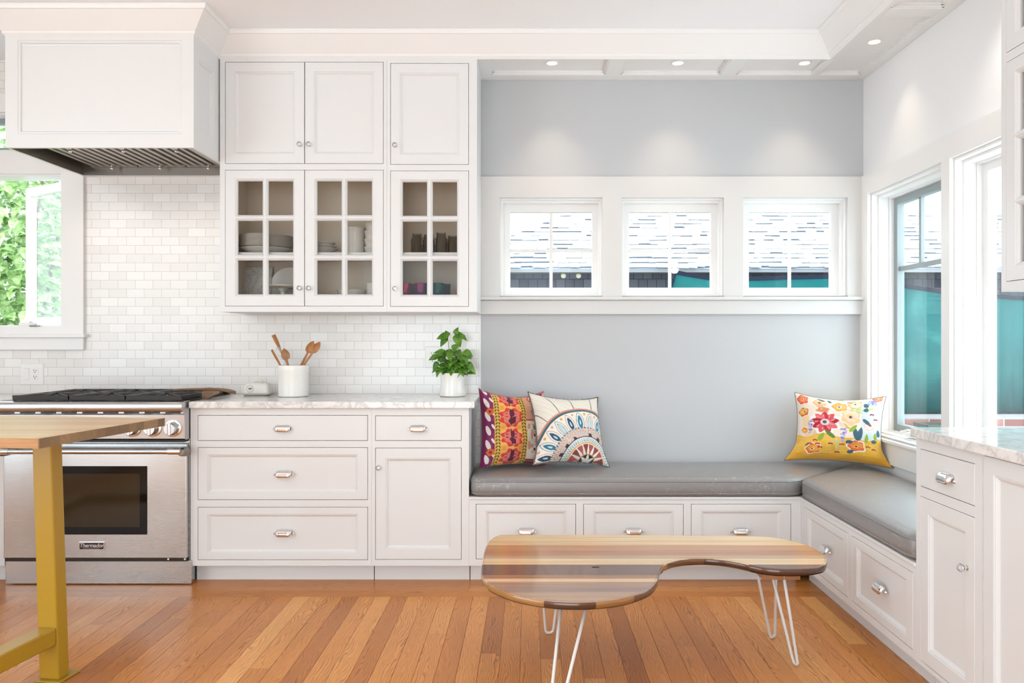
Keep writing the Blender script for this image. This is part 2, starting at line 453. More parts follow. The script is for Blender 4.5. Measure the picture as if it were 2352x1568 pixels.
# wide white band round the back windows, its shelf and apron
DB=D-.022
w=MB(FB(DB)); w.holed(XT+.001,XR,ZW0,bz(407,SD),[(a,b_,ZW0-.1,ZW1) for a,b_ in WIN],.0215)
struct('trim_4',w,M['band'],bev=.0015)
w=MB(); z=bz(682,SD); w.box(XT+.001,XR-.001,D-.055,D-.001,z-.019,z); w.box(XT+.001,XR-.001,D-.03,D-.001,bz(722,SD),z-.019); struct('trim_5',w,M['band'],bev=.003)

def sash(mb,u0,u1,v0,v1,fw,w0,w1):
    mb.holed(u0,u1,v0,v1,[(u0+fw,u1-fw,v0+fw,v1-fw)],w0-w1,w0)
SG=FPX/4.48
for k,((a,b_),(ga,gb)) in enumerate(zip(WIN,((1172,1359),(1444,1631),(1718,1905)))):
    f=FB(D); g0,g1=bx(ga,SG),bx(gb,SG); gz0,gz1=bz(661,SG),bz(489,SG)
    m=MB(f); m.holed(a,b_,ZW0,ZW1,[(a+.008,b_-.008,ZW0+.004,ZW1-.01)],.15,-.004)
    m.holed(a+.008,b_-.008,ZW0+.004,ZW1-.01,[(a+.018,b_-.018,ZW0+.008,ZW1-.022)],.09,-.03)
    root=struct('window_%d'%(k+1),m,M['trim'],bev=.0015)
    m=MB(f); m.holed(a+.018,b_-.018,ZW0+.008,ZW1-.022,[(g0,g1,gz0,gz1)],.035,-.075); obj('sash',m,M['trim'],root,bev=.003)
    m=MB(f); uc=(g0+g1)/2; vc=bz(576,SG); m.box(uc-.009,uc+.009,gz0,gz1,-.092,-.078); m.box(g0,g1,vc-.009,vc+.009,-.0922,-.0778); obj('muntin',m,M['trim'],root,bev=.003)
    m=MB(f); m.box(g0,g1,gz0,gz1,-.0975,-.0935); obj('pane',m,M['pane'],root)

# right windows
XG=.143
for k,(rw,nl) in enumerate(((RW1,3),(RW2,0))):
    f=FR(XR); u0,u1,v0,v1=rw
    m=MB(f)
    m.holed(u0,u1,v0,v1,[(u0+.008,u1-.008,v0+.008,v1-.012)],.05,0)
    m.holed(u0+.008,u1-.008,v0+.008,v1-.012,[(u0+.016,u1-.016,v0+.016,v1-.024)],.055,-.035)
    m.holed(u0+.016,u1-.016,v0+.016,v1-.024,[(u0+.022,u1-.022,v0+.022,v1-.032)],.05,-.09)
    root=struct('window_%d'%(k+4),m,M['trim'],bev=.0015)
    m=MB(f); a,b_,c,d=u0+.022,u1-.022,v0+.022,v1-.032; sash(m,a,b_,c,d,.036,-.115,-.155)
    al=obj('sash',m,M['alu'] if nl else M['trim'],root,bev=.002)
    if nl:
        vm=1.585; m=MB(f); m.box(a+.036,b_-.036,vm-.012,vm+.012,-.15,-.128)
        for i in (1,2):
            uu=a+.036+(b_-a-.072)*i/3; m.box(uu-.011,uu+.011,vm,d-.036,-.149,-.129)
        obj('muntin',m,M['alu'],root,bev=.002)
        m=MB(f); uu=-3.98; m.lathe([(.012,0),(.012,.02),(.008,.024)],(uu+.16,v0+.03,-.06),12); m.box(uu,uu+.11,v0+.024,v0+.044,-.075,-.04)
        m.tube([(uu+.1,v0+.045,-.05),(uu+.05,v0+.06,-.03),(uu+.01,v0+.045,-.02)],[.008,.006,.008],8); m.sphere((uu+.005,v0+.042,-.02),.011)
        obj('crank',m,M['plastic'],root,bev=.002)
    m=MB(f); m.box(a+.03,b_-.03,c+.03,d-.03,-.142,-.138); obj('pane',m,M['pane'],root)
m=MB(FR(XR))
zc=bz(407,SD)
m.holed(-D+.001,1.0,.70,zc,[(RW1[0],RW1[1],.6,2.0),(RW2[0],RW2[1],.6,2.0)],.019,.02); struct('trim_6',m,M['trim'],bev=.002)
m=MB(FR(XR)); m.box(-D+.03,-2.72,.672,.69,.001,.042); m.box(-D+.03,-2.72,.56,.672,.001,.022); struct('trim_7',m,M['trim'],bev=.004)

# left kitchen window with its open casement
m=MB(F); u0,u1,v0,v1=LW
m.holed(u0,u1,v0,v1,[(u0+.008,u1-.008,v0+.008,v1-.008)],.15,-.002); root=struct('window_6',m,M['trim'],bev=.0015)
A=math.radians(31); sw=.50
fs=Fr((u1-.01,D+.10,0),(-math.cos(A),math.sin(A),0),(-math.sin(A),-math.cos(A),0))
m=MB(fs); sash(m,0,sw,v0+.01,v1-.012,.05,0,-.04); sa=obj('sash',m,M['trim'],root,bev=.003)
m=MB(fs); m.box(.048,sw-.048,v0+.055,v1-.06,-.022,-.018); obj('pane',m,M['pane'],sa)
m=MB(fs); 
for vv in (v0+.22,v0+.62): m.box(sw,sw+.008,vv,vv+.09,-.03,-.01)
obj('catch',m,M['alu'],sa)
m=MB(F); uu=bx(62,SD); m.lathe([(.012,-.02),(.012,.02)],(uu,v0+.014,-.03),12); m.box(uu-.05,uu+.05,v0+.004,v0+.024,-.06,-.005); m.tube([(uu,v0+.02,-.02),(uu+.03,v0+.03,.012),(uu+.06,v0+.012,.02)],[.006,.005,.005],8)
obj('crank',m,M['plastic'],root,bev=.002)
m=MB(F); m.box(uu+.03,uu+.075,v0-.001,v0+.009,.002,.03); obj('lock',m,M['steel_d'],root,bev=.003)
m=MB(F); m.holed(*TW,[(TW[0]+.01,TW[1]-.01,TW[2]+.01,TW[3]-.01)],.15,-.002); root=struct('window_7',m,M['trim'])
m=MB(F); sash(m,TW[0]+.01,TW[1]-.01,TW[2]+.01,TW[3]-.01,.03,-.08,-.12); obj('sash',m,M['alu'],root)
m=MB(F); m.box(TW[0]+.03,TW[1]-.03,TW[2]+.03,TW[3]-.03,-.102,-.098); obj('pane',m,M['pane'],root)
m=MB(F); xr=bx(196,SD)
m.holed(LW[0]-.12,xr,LW[2]-.045,TW[3]+.10,[LW,TW],.02,.0205); m.box(LW[0]-.14,bx(203,SD),bz(775,SD),bz(767,SD),.0005,.045); m.box(LW[0]-.12,xr,bz(803,SD),bz(775,SD),.0005,.022)
struct('trim_8',m,M['trim'],bev=.002)

# slim edge where the tiles stop
m=MB(); m.box(XT-.004,XT+.004,D-.006,D-.0005,.90,1.344); struct('trim_9',m,M['trim'])

# ------------------------------------------------------------------ cabinet parts
DOORP=lambda fw:[(0,-.02),(0,-.0015),(.0015,0),(fw,0),(fw+.0015,-.003),(fw+.006,-.003),(fw+.0075,-.006),(fw+.014,-.0105),(fw+.0165,-.0115)]
def panel_front(f,r,parent,fu=.047,flat=False,name='door',g=.0020):
    u0,u1,v0,v1=r; m=MB(f); u0+=g;u1-=g;v0+=g;v1-=g
    if flat: m.rectloft(u0,u1,v0,v1,[(0,-.02),(0,-.0015),(.0015,0)])
    else:
        fv=fu if name=='door' else fu*.68
        rings=[]
        for i,w_ in DOORP(fu):
            j=i if i<fu*.9 else i-fu+fv
            rings.append([(u0+i,v0+j,w_),(u1-i,v0+j,w_),(u1-i,v1-j,w_),(u0+i,v1-j,w_)])
        m.loft(rings)
    return obj(name,m,M['cab'],parent)
def glass_front(f,r,parent,fu=.060,rows=3,cols=2,g=.0020,mun=.030,ch=.016):
    u0,u1,v0,v1=r; u0+=g;u1-=g;v0+=g;v1-=g
    m=MB(f); cells=[]; W=(u1-u0-2*fu+0); cw=(W-(cols-1)*mun+0)/cols; ftop=.054; fbot=.060
    Hh=v1-v0-ftop-fbot; chh=(Hh-(rows-1)*mun)/rows
    for i in range(cols):
        for j in range(rows):
            cu=u0+fu+i*(cw+mun); cv=v0+fbot+j*(chh+mun); cells.append((cu,cu+cw,cv,cv+chh))
    e=.011
    big=[(a-e,b-e+2*e,c-e,d+e) for a,b,c,d in cells]
    us=sorted({u0,u1,*[h[0] for h in big],*[h[1] for h in big]}); vs=sorted({v0,v1,*[h[2] for h in big],*[h[3] for h in big]})
    for i in range(len(us)-1):
        for j in range(len(vs)-1):
            cu=(us[i]+us[i+1])/2; cv=(vs[j]+vs[j+1])/2
            if any(h[0]<cu<h[1] and h[2]<cv<h[3] for h in big): continue
            m.add([(us[i],vs[j],0),(us[i+1],vs[j],0),(us[i+1],vs[j+1],0),(us[i],vs[j+1],0)],[(0,1,2,3)])
    for (a,b,c,d) in big:
        m.rectloft(a,b,c,d,[(0,0),(.002,-.003),(.005,-.004),(e,-.012),(e,-.022)],False,False)
    m.loft([[(u0,v0,x),(u1,v0,x),(u1,v1,x),(u0,v1,x)] for x in (0,-.022)],False,False)
    back=[(us[i],us[i+1],vs[j],vs[j+1]) for i in range(len(us)-1) for j in range(len(vs)-1)]
    d=obj('door',m,M['cab'],parent)
    m=MB(f); m.box(u0+fu-.005,u1-fu+.005,v0+fbot-.005,v1-ftop+.005,-.019,-.016); obj('pane',m,M['cabglass'],d)
    return d
def cup_pull(f,u,v,parent,hl=.040):
    m=MB(f); n=18; rings=[]
    for i in range(n+1):
        a=-1+2*i/n; uu=a*hl; k=max(.02,1-abs(a)**7)**.5
        rings.append([(u+uu, v-.012*k+.024*k*math.cos(t)-.0*k, .003+.020*k*math.sin(t)) for t in [x*math.radians(112)/9 for x in range(10)]])
    m.loft(rings,False,False,False)
    h=obj('handle',m,M['chrome'],parent,smooth='auto',solid=.002)
    for sgn in (-1,1):
        m2=MB(f); m2.lathe([(.007,0),(.007,.002),(.005,.005),(.003,.007)],(u+sgn*(hl+.005),v-.008,0),12); obj('handle_lug',m2,M['chrome'],h,smooth='auto')
    m3=MB(f); m3.rectloft(u-hl,u+hl,v-.013,v-.009,[(0,0),(0,.006)]); obj('lip',m3,M['chrome'],h)
    return h
def glass_knob(f,u,v,parent):
    m=MB(f); m.lathe([(.0085,0),(.0085,.002),(.005,.004),(.005,.012)],(u,v,0),14); k=obj('knob_stem',m,M['chrome'],parent,smooth='auto')
    m=MB(f); m.lathe([(.006,.0105),(.010,.014),(.0128,.020),(.0125,.026),(.0085,.030),(.003,.031)],(u,v,0),10); obj('knob',m,M['knobglass'],parent)
    m=MB(f); m.lathe([(.0026,.0312),(.0026,.0325),(.0012,.033)],(u,v,0),10); obj('knob_screw',m,M['chrome'],parent)

def base_cab(name,label,f,outer,fronts,depth,toe,group='white built-in base cabinets'):
    u0,u1,v0,v1=outer
    t=thing(name,label,'cabinet',tuple(f(((u0+u1)/2,0,-depth/2))),group)
    m=MB(f); m.holed(u0,u1,v0,v1,[r for _,r,_ in fronts],.022); m.box(u0+.001,u1-.001,v0,v1-.001,-depth,-.026)
    obj('body',m,M['cab'],t,bev=.001)
    if toe is not None:
        m=MB(f); m.box(u0+.002,u1-.002,0.0005,v0,-depth,-toe); obj('toe_kick',m,M['cab'],t)
    for kind,r,h in fronts:
        if kind=='flat': d=panel_front(f,r,t,flat=True,name='drawer')
        elif kind=='drawer': d=panel_front(f,r,t,name='drawer')
        else: d=panel_front(f,r,t,fu=.049)
        if h: (cup_pull if h[0]=='cup' else glass_knob)(f,h[1],h[2],d)
    return t
f=FB(DC); X=lambda p:bx(p,SCB); Z=lambda p:bz(p,SCB)
ZB=Z(1299); ZTOP=.866
def R(a,b_,c,d): return (X(a),X(b_),Z(d),Z(c))
base_cab('drawer_cabinet','white three-drawer base cabinet beside the steel range',f,(X(437.5),X(853.5)-.0003,ZB,ZTOP),
  [('flat',R(454,845,953,1012),('cup',X(650),Z(981))),('drawer',R(454,845,1027,1148),('cup',X(652),Z(1086))),('drawer',R(454,845,1164,1286),('cup',X(652),Z(1221)))],D-DC-.002,.07)
base_cab('base_cabinet','white base cabinet with one drawer over a door, left of the bench',f,(X(853.5)+.0003,X(1077),ZB,ZTOP),
  [('flat',R(862,1060,954,1012),('cup',X(960),Z(981))),('door',R(862,1060,1028,1285),('knob',X(871),Z(1073)))],D-DC-.002,.07)
t=base_cab('window_bench','long white window bench with three drawers under the small windows',f,(X(1077)+.0006,XB-.0005,ZB,.428),
  [('drawer',R(1093,1323,1157,1284),('cup',X(1209),Z(1217))),('drawer',R(1340,1570,1157,1284),('cup',X(1455),Z(1217))),('drawer',R(1587,1817,1157,1284),('cup',X(1701),Z(1217)))],D-DC-.002,.07,'white built-in bench units')
t['category']='bench'
m=MB(); m.box(X(1077)+.0006,XB-.0005,DC-.006,DC+.03,.415,.4295); obj('seat_nosing',m,M['cab'],t,bev=.003)
fr=FR(XB)
YB=2.712
t=base_cab('window_bench','short white window bench with two drawers beneath the right-hand window',fr,(-(DC+.07),-YB-.0006,ZB,.428),
  [('drawer',(-3.815,-3.295,.118,.389),('cup',-3.53,.262)),('drawer',(-3.255,-2.735,.118,.389),('cup',-2.985,.262))],XR-XB-.002,.064,'white built-in bench units')
t['category']='bench'
m=MB(); m.box(XB-.006,XB+.03,YB+.0006,DC-.0065,.415,.4295); obj('seat_nosing',m,M['cab'],t,bev=.003)
ug=-1800/ ((2257-VX)/XB)
base_cab('base_cabinet','narrow white base cabinet with one drawer over a door, right of the short bench',fr,(-YB,ug-.0015,ZB,ZTOP),
  [('flat',(-1800/670.9,-1800/764.2,.700,.829),('cup',-2.51,.763)),('door',(-1800/670.9,-1800/764.2,.104,.667),('knob',-2.395,.505))],XR-XB-.002,.064)
t=base_cab('base_cabinet','white full-height panelled base cabinet at the right edge of the picture',fr,(ug+.0015,-1.62,ZB,ZTOP),
  [('door',(ug+.003,-1.70,.104,.862),None)],XR-XB-.002,.064)
# left of the range
base_cab('base_cabinet','sliver of white base cabinet left of the steel range, at the picture edge',f,(-3.3,-2.582,ZB,ZTOP),
  [('door',(-3.25,-2.64,.13,.84),None)],D-DC-.002,.07)

def slab(name,label,x0,x1,y0,y1,z0,z1):
    m=MB(); m.box(x0,x1,y0,y1,z0,z1); return tag(obj(name,m,M['marble'],bev=.004,seg=3,loc=((x0+x1)/2,(y0+y1)/2,z0)),label,'worktop','marble worktops')
slab('countertop','long grey-veined marble countertop under the wall cabinets',-1.664,bx(1090,470),FPX/470,D-.0005,ZTOP+.0005,.90)
slab('countertop','grey-veined marble countertop on the right-hand base cabinets',1.316,XR-.0235,1.6,2.708,ZTOP+.0005,.90)
slab('countertop','end of the marble countertop left of the range',-3.3,-2.584,FPX/470,D-.0005,ZTOP+.0005,.90)

# wall cabinets
f=FB(DU); X=lambda p:bx(p,SU); Z=lambda p:bz(p,SU)
def wall_cab(label,u0,u1,tops,bots,knobs):
    v0,v1=Z(716),2.70; dep=D-DU-.002
    t=thing('wall_cabinet',label,'cabinet',tuple(f(((u0+u1)/2,v0,-dep))),'white wall cabinets')
    m=MB(f); zt=Z(384)
    hb=(min(r[0] for r in bots),max(r[1] for r in bots),bots[0][2],bots[0][3]); ht=(hb[0],hb[1],tops[0][2],tops[0][3])
    m.holed(u0,u1,v0,v1,[hb,ht],.022)
    m.box(u0,u1,zt,v1,-dep,-.026)
    m.box(u0,u0+.016,v0,zt,-dep,-.0225); m.box(u1-.016,u1,v0,zt,-dep,-.0225); m.box(u0+.016,u1-.016,v0,v0+.02,-dep,-.0225)
    obj('body',m,M['cab'],t,bev=.001)
    m=MB(f); m.box(u0+.017,u1-.017,v0+.021,zt-.001,-dep+.001,-dep+.008); 
    m.box(u0+.0165,u0+.0175,v0+.021,zt-.001,-dep+.008,-.024); m.box(u1-.0175,u1-.0165,v0+.021,zt-.001,-dep+.008,-.024); m.box(u0+.018,u1-.018,zt-.003,zt-.001,-dep+.008,-.024)
    m.box(u0+.018,u1-.018,v0+.0205,v0+.0215,-dep+.008,-.024)
    obj('interior',m,M['inside'],t)
    m=MB(f); m.box(u0+.018,u1-.018,1.637,1.655,-dep+.009,-.03); obj('shelf',m,M['cab'],t,bev=.001)
    for r,k in zip(tops,knobs[0]): glass_knob(f,k[0],k[1],panel_front(f,r,t,fu=.047))
    for r,k in zip(bots,knobs[1]): glass_knob(f,k[0],k[1],glass_front(f,r,t))
    return t
def R(a,b_,c,d): return (X(a),X(b_),Z(d),Z(c))
wall_cab('white double-door wall cabinet with crockery behind glass, next to the range hood',X(505),X(888.5)-.0003,[R(517,699.5,142,376),R(699.5,881,142,376)],[R(517,699.5,390,703),R(699.5,881,390,703)],
  [[(X(690),Z(333)),(X(711),Z(333))],[(X(690),Z(662)),(X(711),Z(662))]])
wall_cab('narrow white single-door wall cabinet with jars behind glass, next to the nook',X(888.5)+.0003,X(1095.5),[R(896.5,1077,145,378)],[R(896.5,1077,392,704)],[[(X(908),Z(335))],[(X(908),Z(663))]])
m=MB(); m.box(X(505)-.0,X(505)+.05,DU-.02,DU+.03,Z(716)-.008,Z(716)-.0005)
XU=1.634; fu_=FR(XU)
t=thing('wall_cabinet','white glass-fronted wall cabinet at the upper right edge of the picture','cabinet',(XR-.02,2.2,1.367),'white wall cabinets')
dep=XR-XU-.022
m=MB(fu_); m.holed(-2.711,-1.5,1.367,ZS+.0,[(-2.683,-2.15,1.40,2.15),(-2.683,-2.15,2.182,2.62)],.022)
m.box(-2.711,-2.695,1.367,ZS,-dep,-.0225); m.box(-1.516,-1.5,1.367,ZS,-dep,-.0225); m.box(-2.695,-1.516,1.367,1.387,-dep,-.0225); m.box(-2.695,-1.516,2.16,2.17,-dep,-.0225); m.box(-2.695,-1.516,ZS-.02,ZS,-dep,-.0225); m.box(-2.695,-1.516,1.387,ZS-.02,-dep,-dep+.01)
obj('body',m,M['cab'],t,bev=.001)
glass_front(fu_,(-2.683,-2.15,1.40,2.15),t,fu=.056); glass_front(fu_,(-2.683,-2.15,2.182,2.62),t,fu=.056,rows=2)

# ------------------------------------------------------------------ range hood
t=thing('range_hood','white panelled range hood with steel baffle filters over the range','range hood',((XH0+XH1)/2,D,2.116))
z0,z1=2.116,2.66
m=MB(FB(DH))
def paneled(m,u0,u1,v0,v1,il,ir,ib,it):
    prof=[(0,0),(.004,-.004),(.011,-.004),(.016,-.012),(.02,-.013)]
    a,b_,c,d=u0+il,u1-ir,v0+ib,v1-it
    us=[u0,a,b_,u1]; vs=[v0,c,d,v1]
    for i in range(3):
        for j in range(3):
            if i==1 and j==1: continue
            m.add([(us[i],vs[j],0),(us[i+1],vs[j],0),(us[i+1],vs[j+1],0),(us[i],vs[j+1],0)],[(0,1,2,3)])
    m.rectloft(a,b_,c,d,prof,True,False)
SH=FPX/DH
paneled(m,XH0,XH1,z0,z1,bx(40,SH)-XH0,XH1-bx(418,SH),bz(308,SH)-z0,z1-bz(92,SH))
# right side panel
m.T=Fr((XH1,0,0),(0,1,0),(1,0,0)); paneled(m,DH,D-.001,z0,z1,.06,D-DU+.06,.10,.10)
m.T=Fr((XH0,0,0),(0,-1,0),(-1,0,0)); paneled(m,-D+.001,-DH,z0,z1,.06,.06,.10,.10)
m.T=None
e=.0016
m.box(XH0+e,XH1-e,D-.012,D-.0015,z0+e,z1-e)
m.box(XH0+.015,XH1-.015,DH+.015,D-.0125,z1-.02,z1-e)
m.add([(XH0,DH,z0),(XH1,DH,z0),(XH1,D-.001,z0),(XH0,D-.001,z0),(XH0+.016,DH+.016,z0),(XH1-.016,DH+.016,z0),(XH1-.016,D-.014,z0),(XH0+.016,D-.014,z0)],[(0,1,5,4),(1,2,6,5),(3,0,4,7),(2,3,7,6)])
obj('hood_shell',m,M['cab'],t)
m=MB(); a,b_=XH0+.0165,XH1-.0165; y0,y1=DH+.0165,D-.04; zf=z0+.075
m.box(a,a+.003,y0,y1,z0+.002,zf+.02); m.box(b_-.003,b_,y0,y1,z0+.002,zf+.02); m.box(a,b_,y1,y1+.02,z0-.002,zf+.02); m.box(a,b_,y0,y0+.003,z0+.002,zf+.02); obj('liner',m,M['steel_d'],t)
m=MB(); m.box(a+.004,b_-.004,y0+.004,y1-.001,zf-.002,zf+.02); obj('filter_gap_shade',m,M['dark'],t)  # dark sheet added for the shade between the slats
m=MB(); 
m.box(XH0,XH1,D-.03,D-.001,z0-.004,z0-.0005); obj('back_rail',m,M['trim'],t)
for g in range(3):
    x0=a+.06+g*(b_-a-.07)/3; x1=x0+(b_-a-.07)/3-.006; m=MB(); n=6
    for i in range(n):
        c0=x0+(x1-x0)*i/n; wd=(x1-x0)/n*.5
        m.add([(c0,y0+.03,zf-.030),(c0+wd,y0+.03,zf-.030),(c0+wd+.004,y0+.03,zf-.003),(c0-.004,y0+.03,zf-.003),
               (c0,y1-.03,zf-.030),(c0+wd,y1-.03,zf-.030),(c0+wd+.004,y1-.03,zf-.003),(c0-.004,y1-.03,zf-.003)],[(0,1,2,3),(4,5,6,7),(0,1,5,4),(1,2,6,5),(2,3,7,6),(3,0,4,7)])
    fl=obj('baffle_filter',m,M['baffle'],t)
    for fb in ((y1-.03,y1,zf-.036,zf-.004),(y0+.005,y0+.03,zf-.034,zf-.003)):
        m=MB(); m.box(x0,x1,*fb); obj('filter_frame',m,M['steel_d'],fl)
    for yy,zz in ((y0+.16,zf-.045),(y1-.05,zf-.045)):
        m=MB(); m.sphere(((x0+x1)/2,yy,zz-.004),.009); m.sphere(((x0+x1)/2,yy,zz+.008),.006); m.tube([((x0+x1)/2,yy,zz+.01),((x0+x1)/2,yy,zz+.03)],.003,8)
        obj('filter_knob',m,M['chrome'],fl,smooth=True)
m=MB(); m.box(-2.11,-1.98,y0+.004,y0+.06,z0+.03,z0+.045); p=obj('control_plate',m,M['steel'],t,bev=.002)
m=MB()
for i in range(5): m.lathe([(.006,0),(.006,-.006)],(-2.09+i*.022,y0+.035,z0+.03),10)
obj('button',m,M['chrome'],p)

# ------------------------------------------------------------------ range
X0,X1=-2.575,-1.671
t=thing('gas_range','stainless steel gas range with black grates and oven window','range',((X0+X1)/2,4.1,0))
m=MB(); m.box(X0,X1,3.86,D-.003,.105,.885); m.box(X0+.02,X1+.0,3.87,D-.01,.001,.105); obj('body',m,M['steel'],t,bev=.002)
m=MB(); m.box(X0+.004,X1+.014,3.848,3.8592,.004,bz(1287,467.5)); obj('kick_panel',m,M['steel'],t,bev=.002)
# control panel profile extruded along x
pr=[(3.86,.905),(3.80,.905),(3.778,.899),(3.770,.888),(3.770,.868),(3.776,.857),(3.79,.852),(3.79,.846),(3.796,.842),(3.800,.838),(3.806,.722),(3.812,.716),(3.86,.716)]
m=MB(); m.loft([[(X0,y,z) for y,z in pr],[(X1,y,z) for y,z in pr]]); obj('control_panel',m,M['steel'],t,smooth='auto')
m=MB()
for i in range(9): 
    x=X0+.05+i*(X1-X0-.1)/8; m.box(x-.036,x+.036,3.787,3.7925,.8465,.8515)
obj('vent_slot',m,M['dark'],t)
m=MB(); m.box(X0+.006,X1-.002,3.806,3.86,.705,.7155); obj('panel_gap',m,M['dark'],t)
for x in (-1.729,-1.826,-1.924,-2.316,-2.414,-2.511):
    fk=Fr((x,3.803,.772),(1,0,0),(0,-1,0))
    m=MB(fk); m.lathe([(.041,0),(.041,.004),(.036,.006)],n=32); k=obj('knob_bezel',m,M['chrome'],t,smooth='auto')
    m=MB(fk); m.lathe([(.033,.006),(.032,.012),(.030,.020),(.029,.036),(.026,.040)],n=28); obj('knob',m,M['steel'],k,smooth='auto')
    m=MB(fk); m.box(-.0075,.0075,-.031,.031,.02,.046); obj('knob_grip',m,M['chrome'],k,bev=.004,seg=3)
# oven door
zb,zt=bz(1282,470),bz(1019,470); fd=FB(3.83)
m=MB(fd); m.box(X0+.006,X1-.002,zb,zt,-.028,0); dr=obj('oven_door',m,M['steel'],t,bev=.004,seg=3)
wx0,wx1=-2.364,bx(338,470); wz0,wz1=bz(1227,470),bz(1070,470)
m=MB(fd); m.rectloft(wx0,wx1,wz0,wz1,[(0,0),(0,.002),(.002,.003)]); obj('oven_window',m,M['ovenglass'],dr)
m=MB(fd); m.rectloft(wx0+.034,wx1-.034,wz0+.036,wz1-.036,[(0,.0025),(.001,.0036)]); obj('inner_glass',m,M['oveninner'],dr)
m=MB(fd); zz=bz(1035,474); m.T=None
m.tube([(-2.555,3.772,zz),(-1.675,3.772,zz)],.0125,20); hd=obj('handle',m,M['steel'],dr,smooth='auto')
for x in (-2.533,-1.707):
    m=MB(); m.tube([(x-.03,3.772,zz),(x+.03,3.772,zz)],.0145,20); obj('handle_collar',m,M['chrome'],hd,smooth='auto')
    m=MB(); x2=x+(.03 if x>-2 else -.03)
    m.lathe([(.026,0),(.024,.03),(.016,.058)],(0,0,0),6); 
    m.v=[(x2+p[0]*1.0, 3.83-p[2], zz-.006+p[1]) for p in m.v]; obj('handle_bracket',m,M['steel_d'],hd,bev=.002)
m=MB(fd); u0,u1,v0,v1=bx(182,470),bx(241,470),bz(1263,470),bz(1244,470)
m.rectloft(u0,u1,v0,v1,[(0,0),(0,.004),(.001,.005)]); bd=obj('badge',m,M['chrome'],dr)
m=MB(fd); m.rectloft(u0+.004,u1-.004,v0+.005,v1-.004,[(0,.0045),(.0005,.0056)]); obj('badge_field',m,M['black'],bd)
def text(s,size,loc,rot,mt,parent,name,shear=0,bold=0,spacing=1):
    c=bpy.data.curves.new(name,'FONT'); c.body=s; c.size=size; c.align_x='CENTER'; c.align_y='CENTER'; c.shear=shear; c.extrude=.0004; c.offset=bold; c.space_character=spacing
    o=bpy.data.objects.new(name+'_tmp',c); COL.objects.link(o); bpy.context.view_layer.update()
    me=bpy.data.meshes.new_from_object(o.evaluated_get(bpy.context.evaluated_depsgraph_get()))
    COL.objects.unlink(o); bpy.data.objects.remove(o)
    me.transform(Matrix.Translation(Vector(loc)-OFF[parent.name]) @ Matrix.Rotation(rot[2],4,'Z') @ Matrix.Rotation(rot[0],4,'X'))
    me.materials.clear(); me.materials.append(mt)
    q=bpy.data.objects.new(name,me); link(q,parent); OFF[q.name]=OFF[parent.name]; return q
text('Thermador',.0265,((u0+u1)/2,3.8238,(v0+v1)/2+.0035),(PI/2,0,0),M['chrome'],bd,'lettering',.25,.0005,.95)
text('PROFESSIONAL',.0075,((u0+u1)/2,3.8238,v0+.0095),(PI/2,0,0),M['chrome'],bd,'lettering',.2,0,1.7)
m=MB(); m.box(X0+.01,X1-.004,3.836,3.86,bz(1287,467.5),zb-.001); obj('door_gap',m,M['dark'],t)
for px in (386,424):
    m=MB(FB(3.8355)); m.lathe([(.006,0),(.005,.004)],(bx(px,470),bz(1284,470),0),10); obj('screw',m,M['chrome'],t)
# cooktop
m=MB(); m.box(X0+.01,X1-.01,3.80,D-.03,.8855,.9065); m.box(X0,X1,D-.04,D-.004,.886,.925); obj('cooktop',m,M['black'],t,bev=.002)
gx0,gx1=-2.512,-1.684; gw=(gx1-gx0)/3
for g in range(3):
    a=gx0+g*gw+.003; b_=a+gw-.006; y0,y1=3.806,4.335; m=MB(); zt=.931; zb=.916
    pts=lambda *p:p
    # outer frame with sloping rim
    for (p,q,r,s_) in ((a,b_,y0,y0+.016),(a,b_,y1-.016,y1),(a,a+.016,y0,y1),(b_-.016,b_,y0,y1),(a,b_,(y0+y1)/2-.008,(y0+y1)/2+.008)):
        m.box(p,q,r,s_,.9155,zt)
    for px_ in (a+.003,b_-.015):
        for py_ in (y0+.002,y1-.014,(y0+y1)/2-.006): m.box(px_,px_+.012,py_,py_+.012,.9068,.9155)
    m.box(a,b_,y0,y0+.010,.908,zt)
    for cy in (y0+.14,y1-.14):
        cx=(a+b_)/2
        for k in range(8):
            an=k*PI/4+PI/8*0; r0=.03; dx,dy=math.cos(an),math.sin(an)
            L=min((gw/2-.006)/max(abs(dx),1e-6),.13/max(abs(dy),1e-6))
            p=Vector((cx+dx*r0,cy+dy*r0,0)); q=Vector((cx+dx*L,cy+dy*L,0)); nn=Vector((-dy,dx,0))*.005
            m.loft([[(*(p+nn).xy,.915),(*(p-nn).xy,.915),(*(p-nn).xy,.934),(*(p+nn).xy,.934)],[(*(q+nn).xy,.915),(*(q-nn).xy,.915),(*(q-nn).xy,.931),(*(q+nn).xy,.931)]])
    gr=obj('grate',m,M['iron'],t,bev=.002)
    m=MB()
    for cy in (y0+.14,y1-.14): m.lathe([(.045,.907),(.045,.914),(.032,.916),(.032,.921),(.028,.924),(.0,.924)],((a+b_)/2,cy,0),24)
    obj('burner',m,M['iron'],t,smooth='auto')

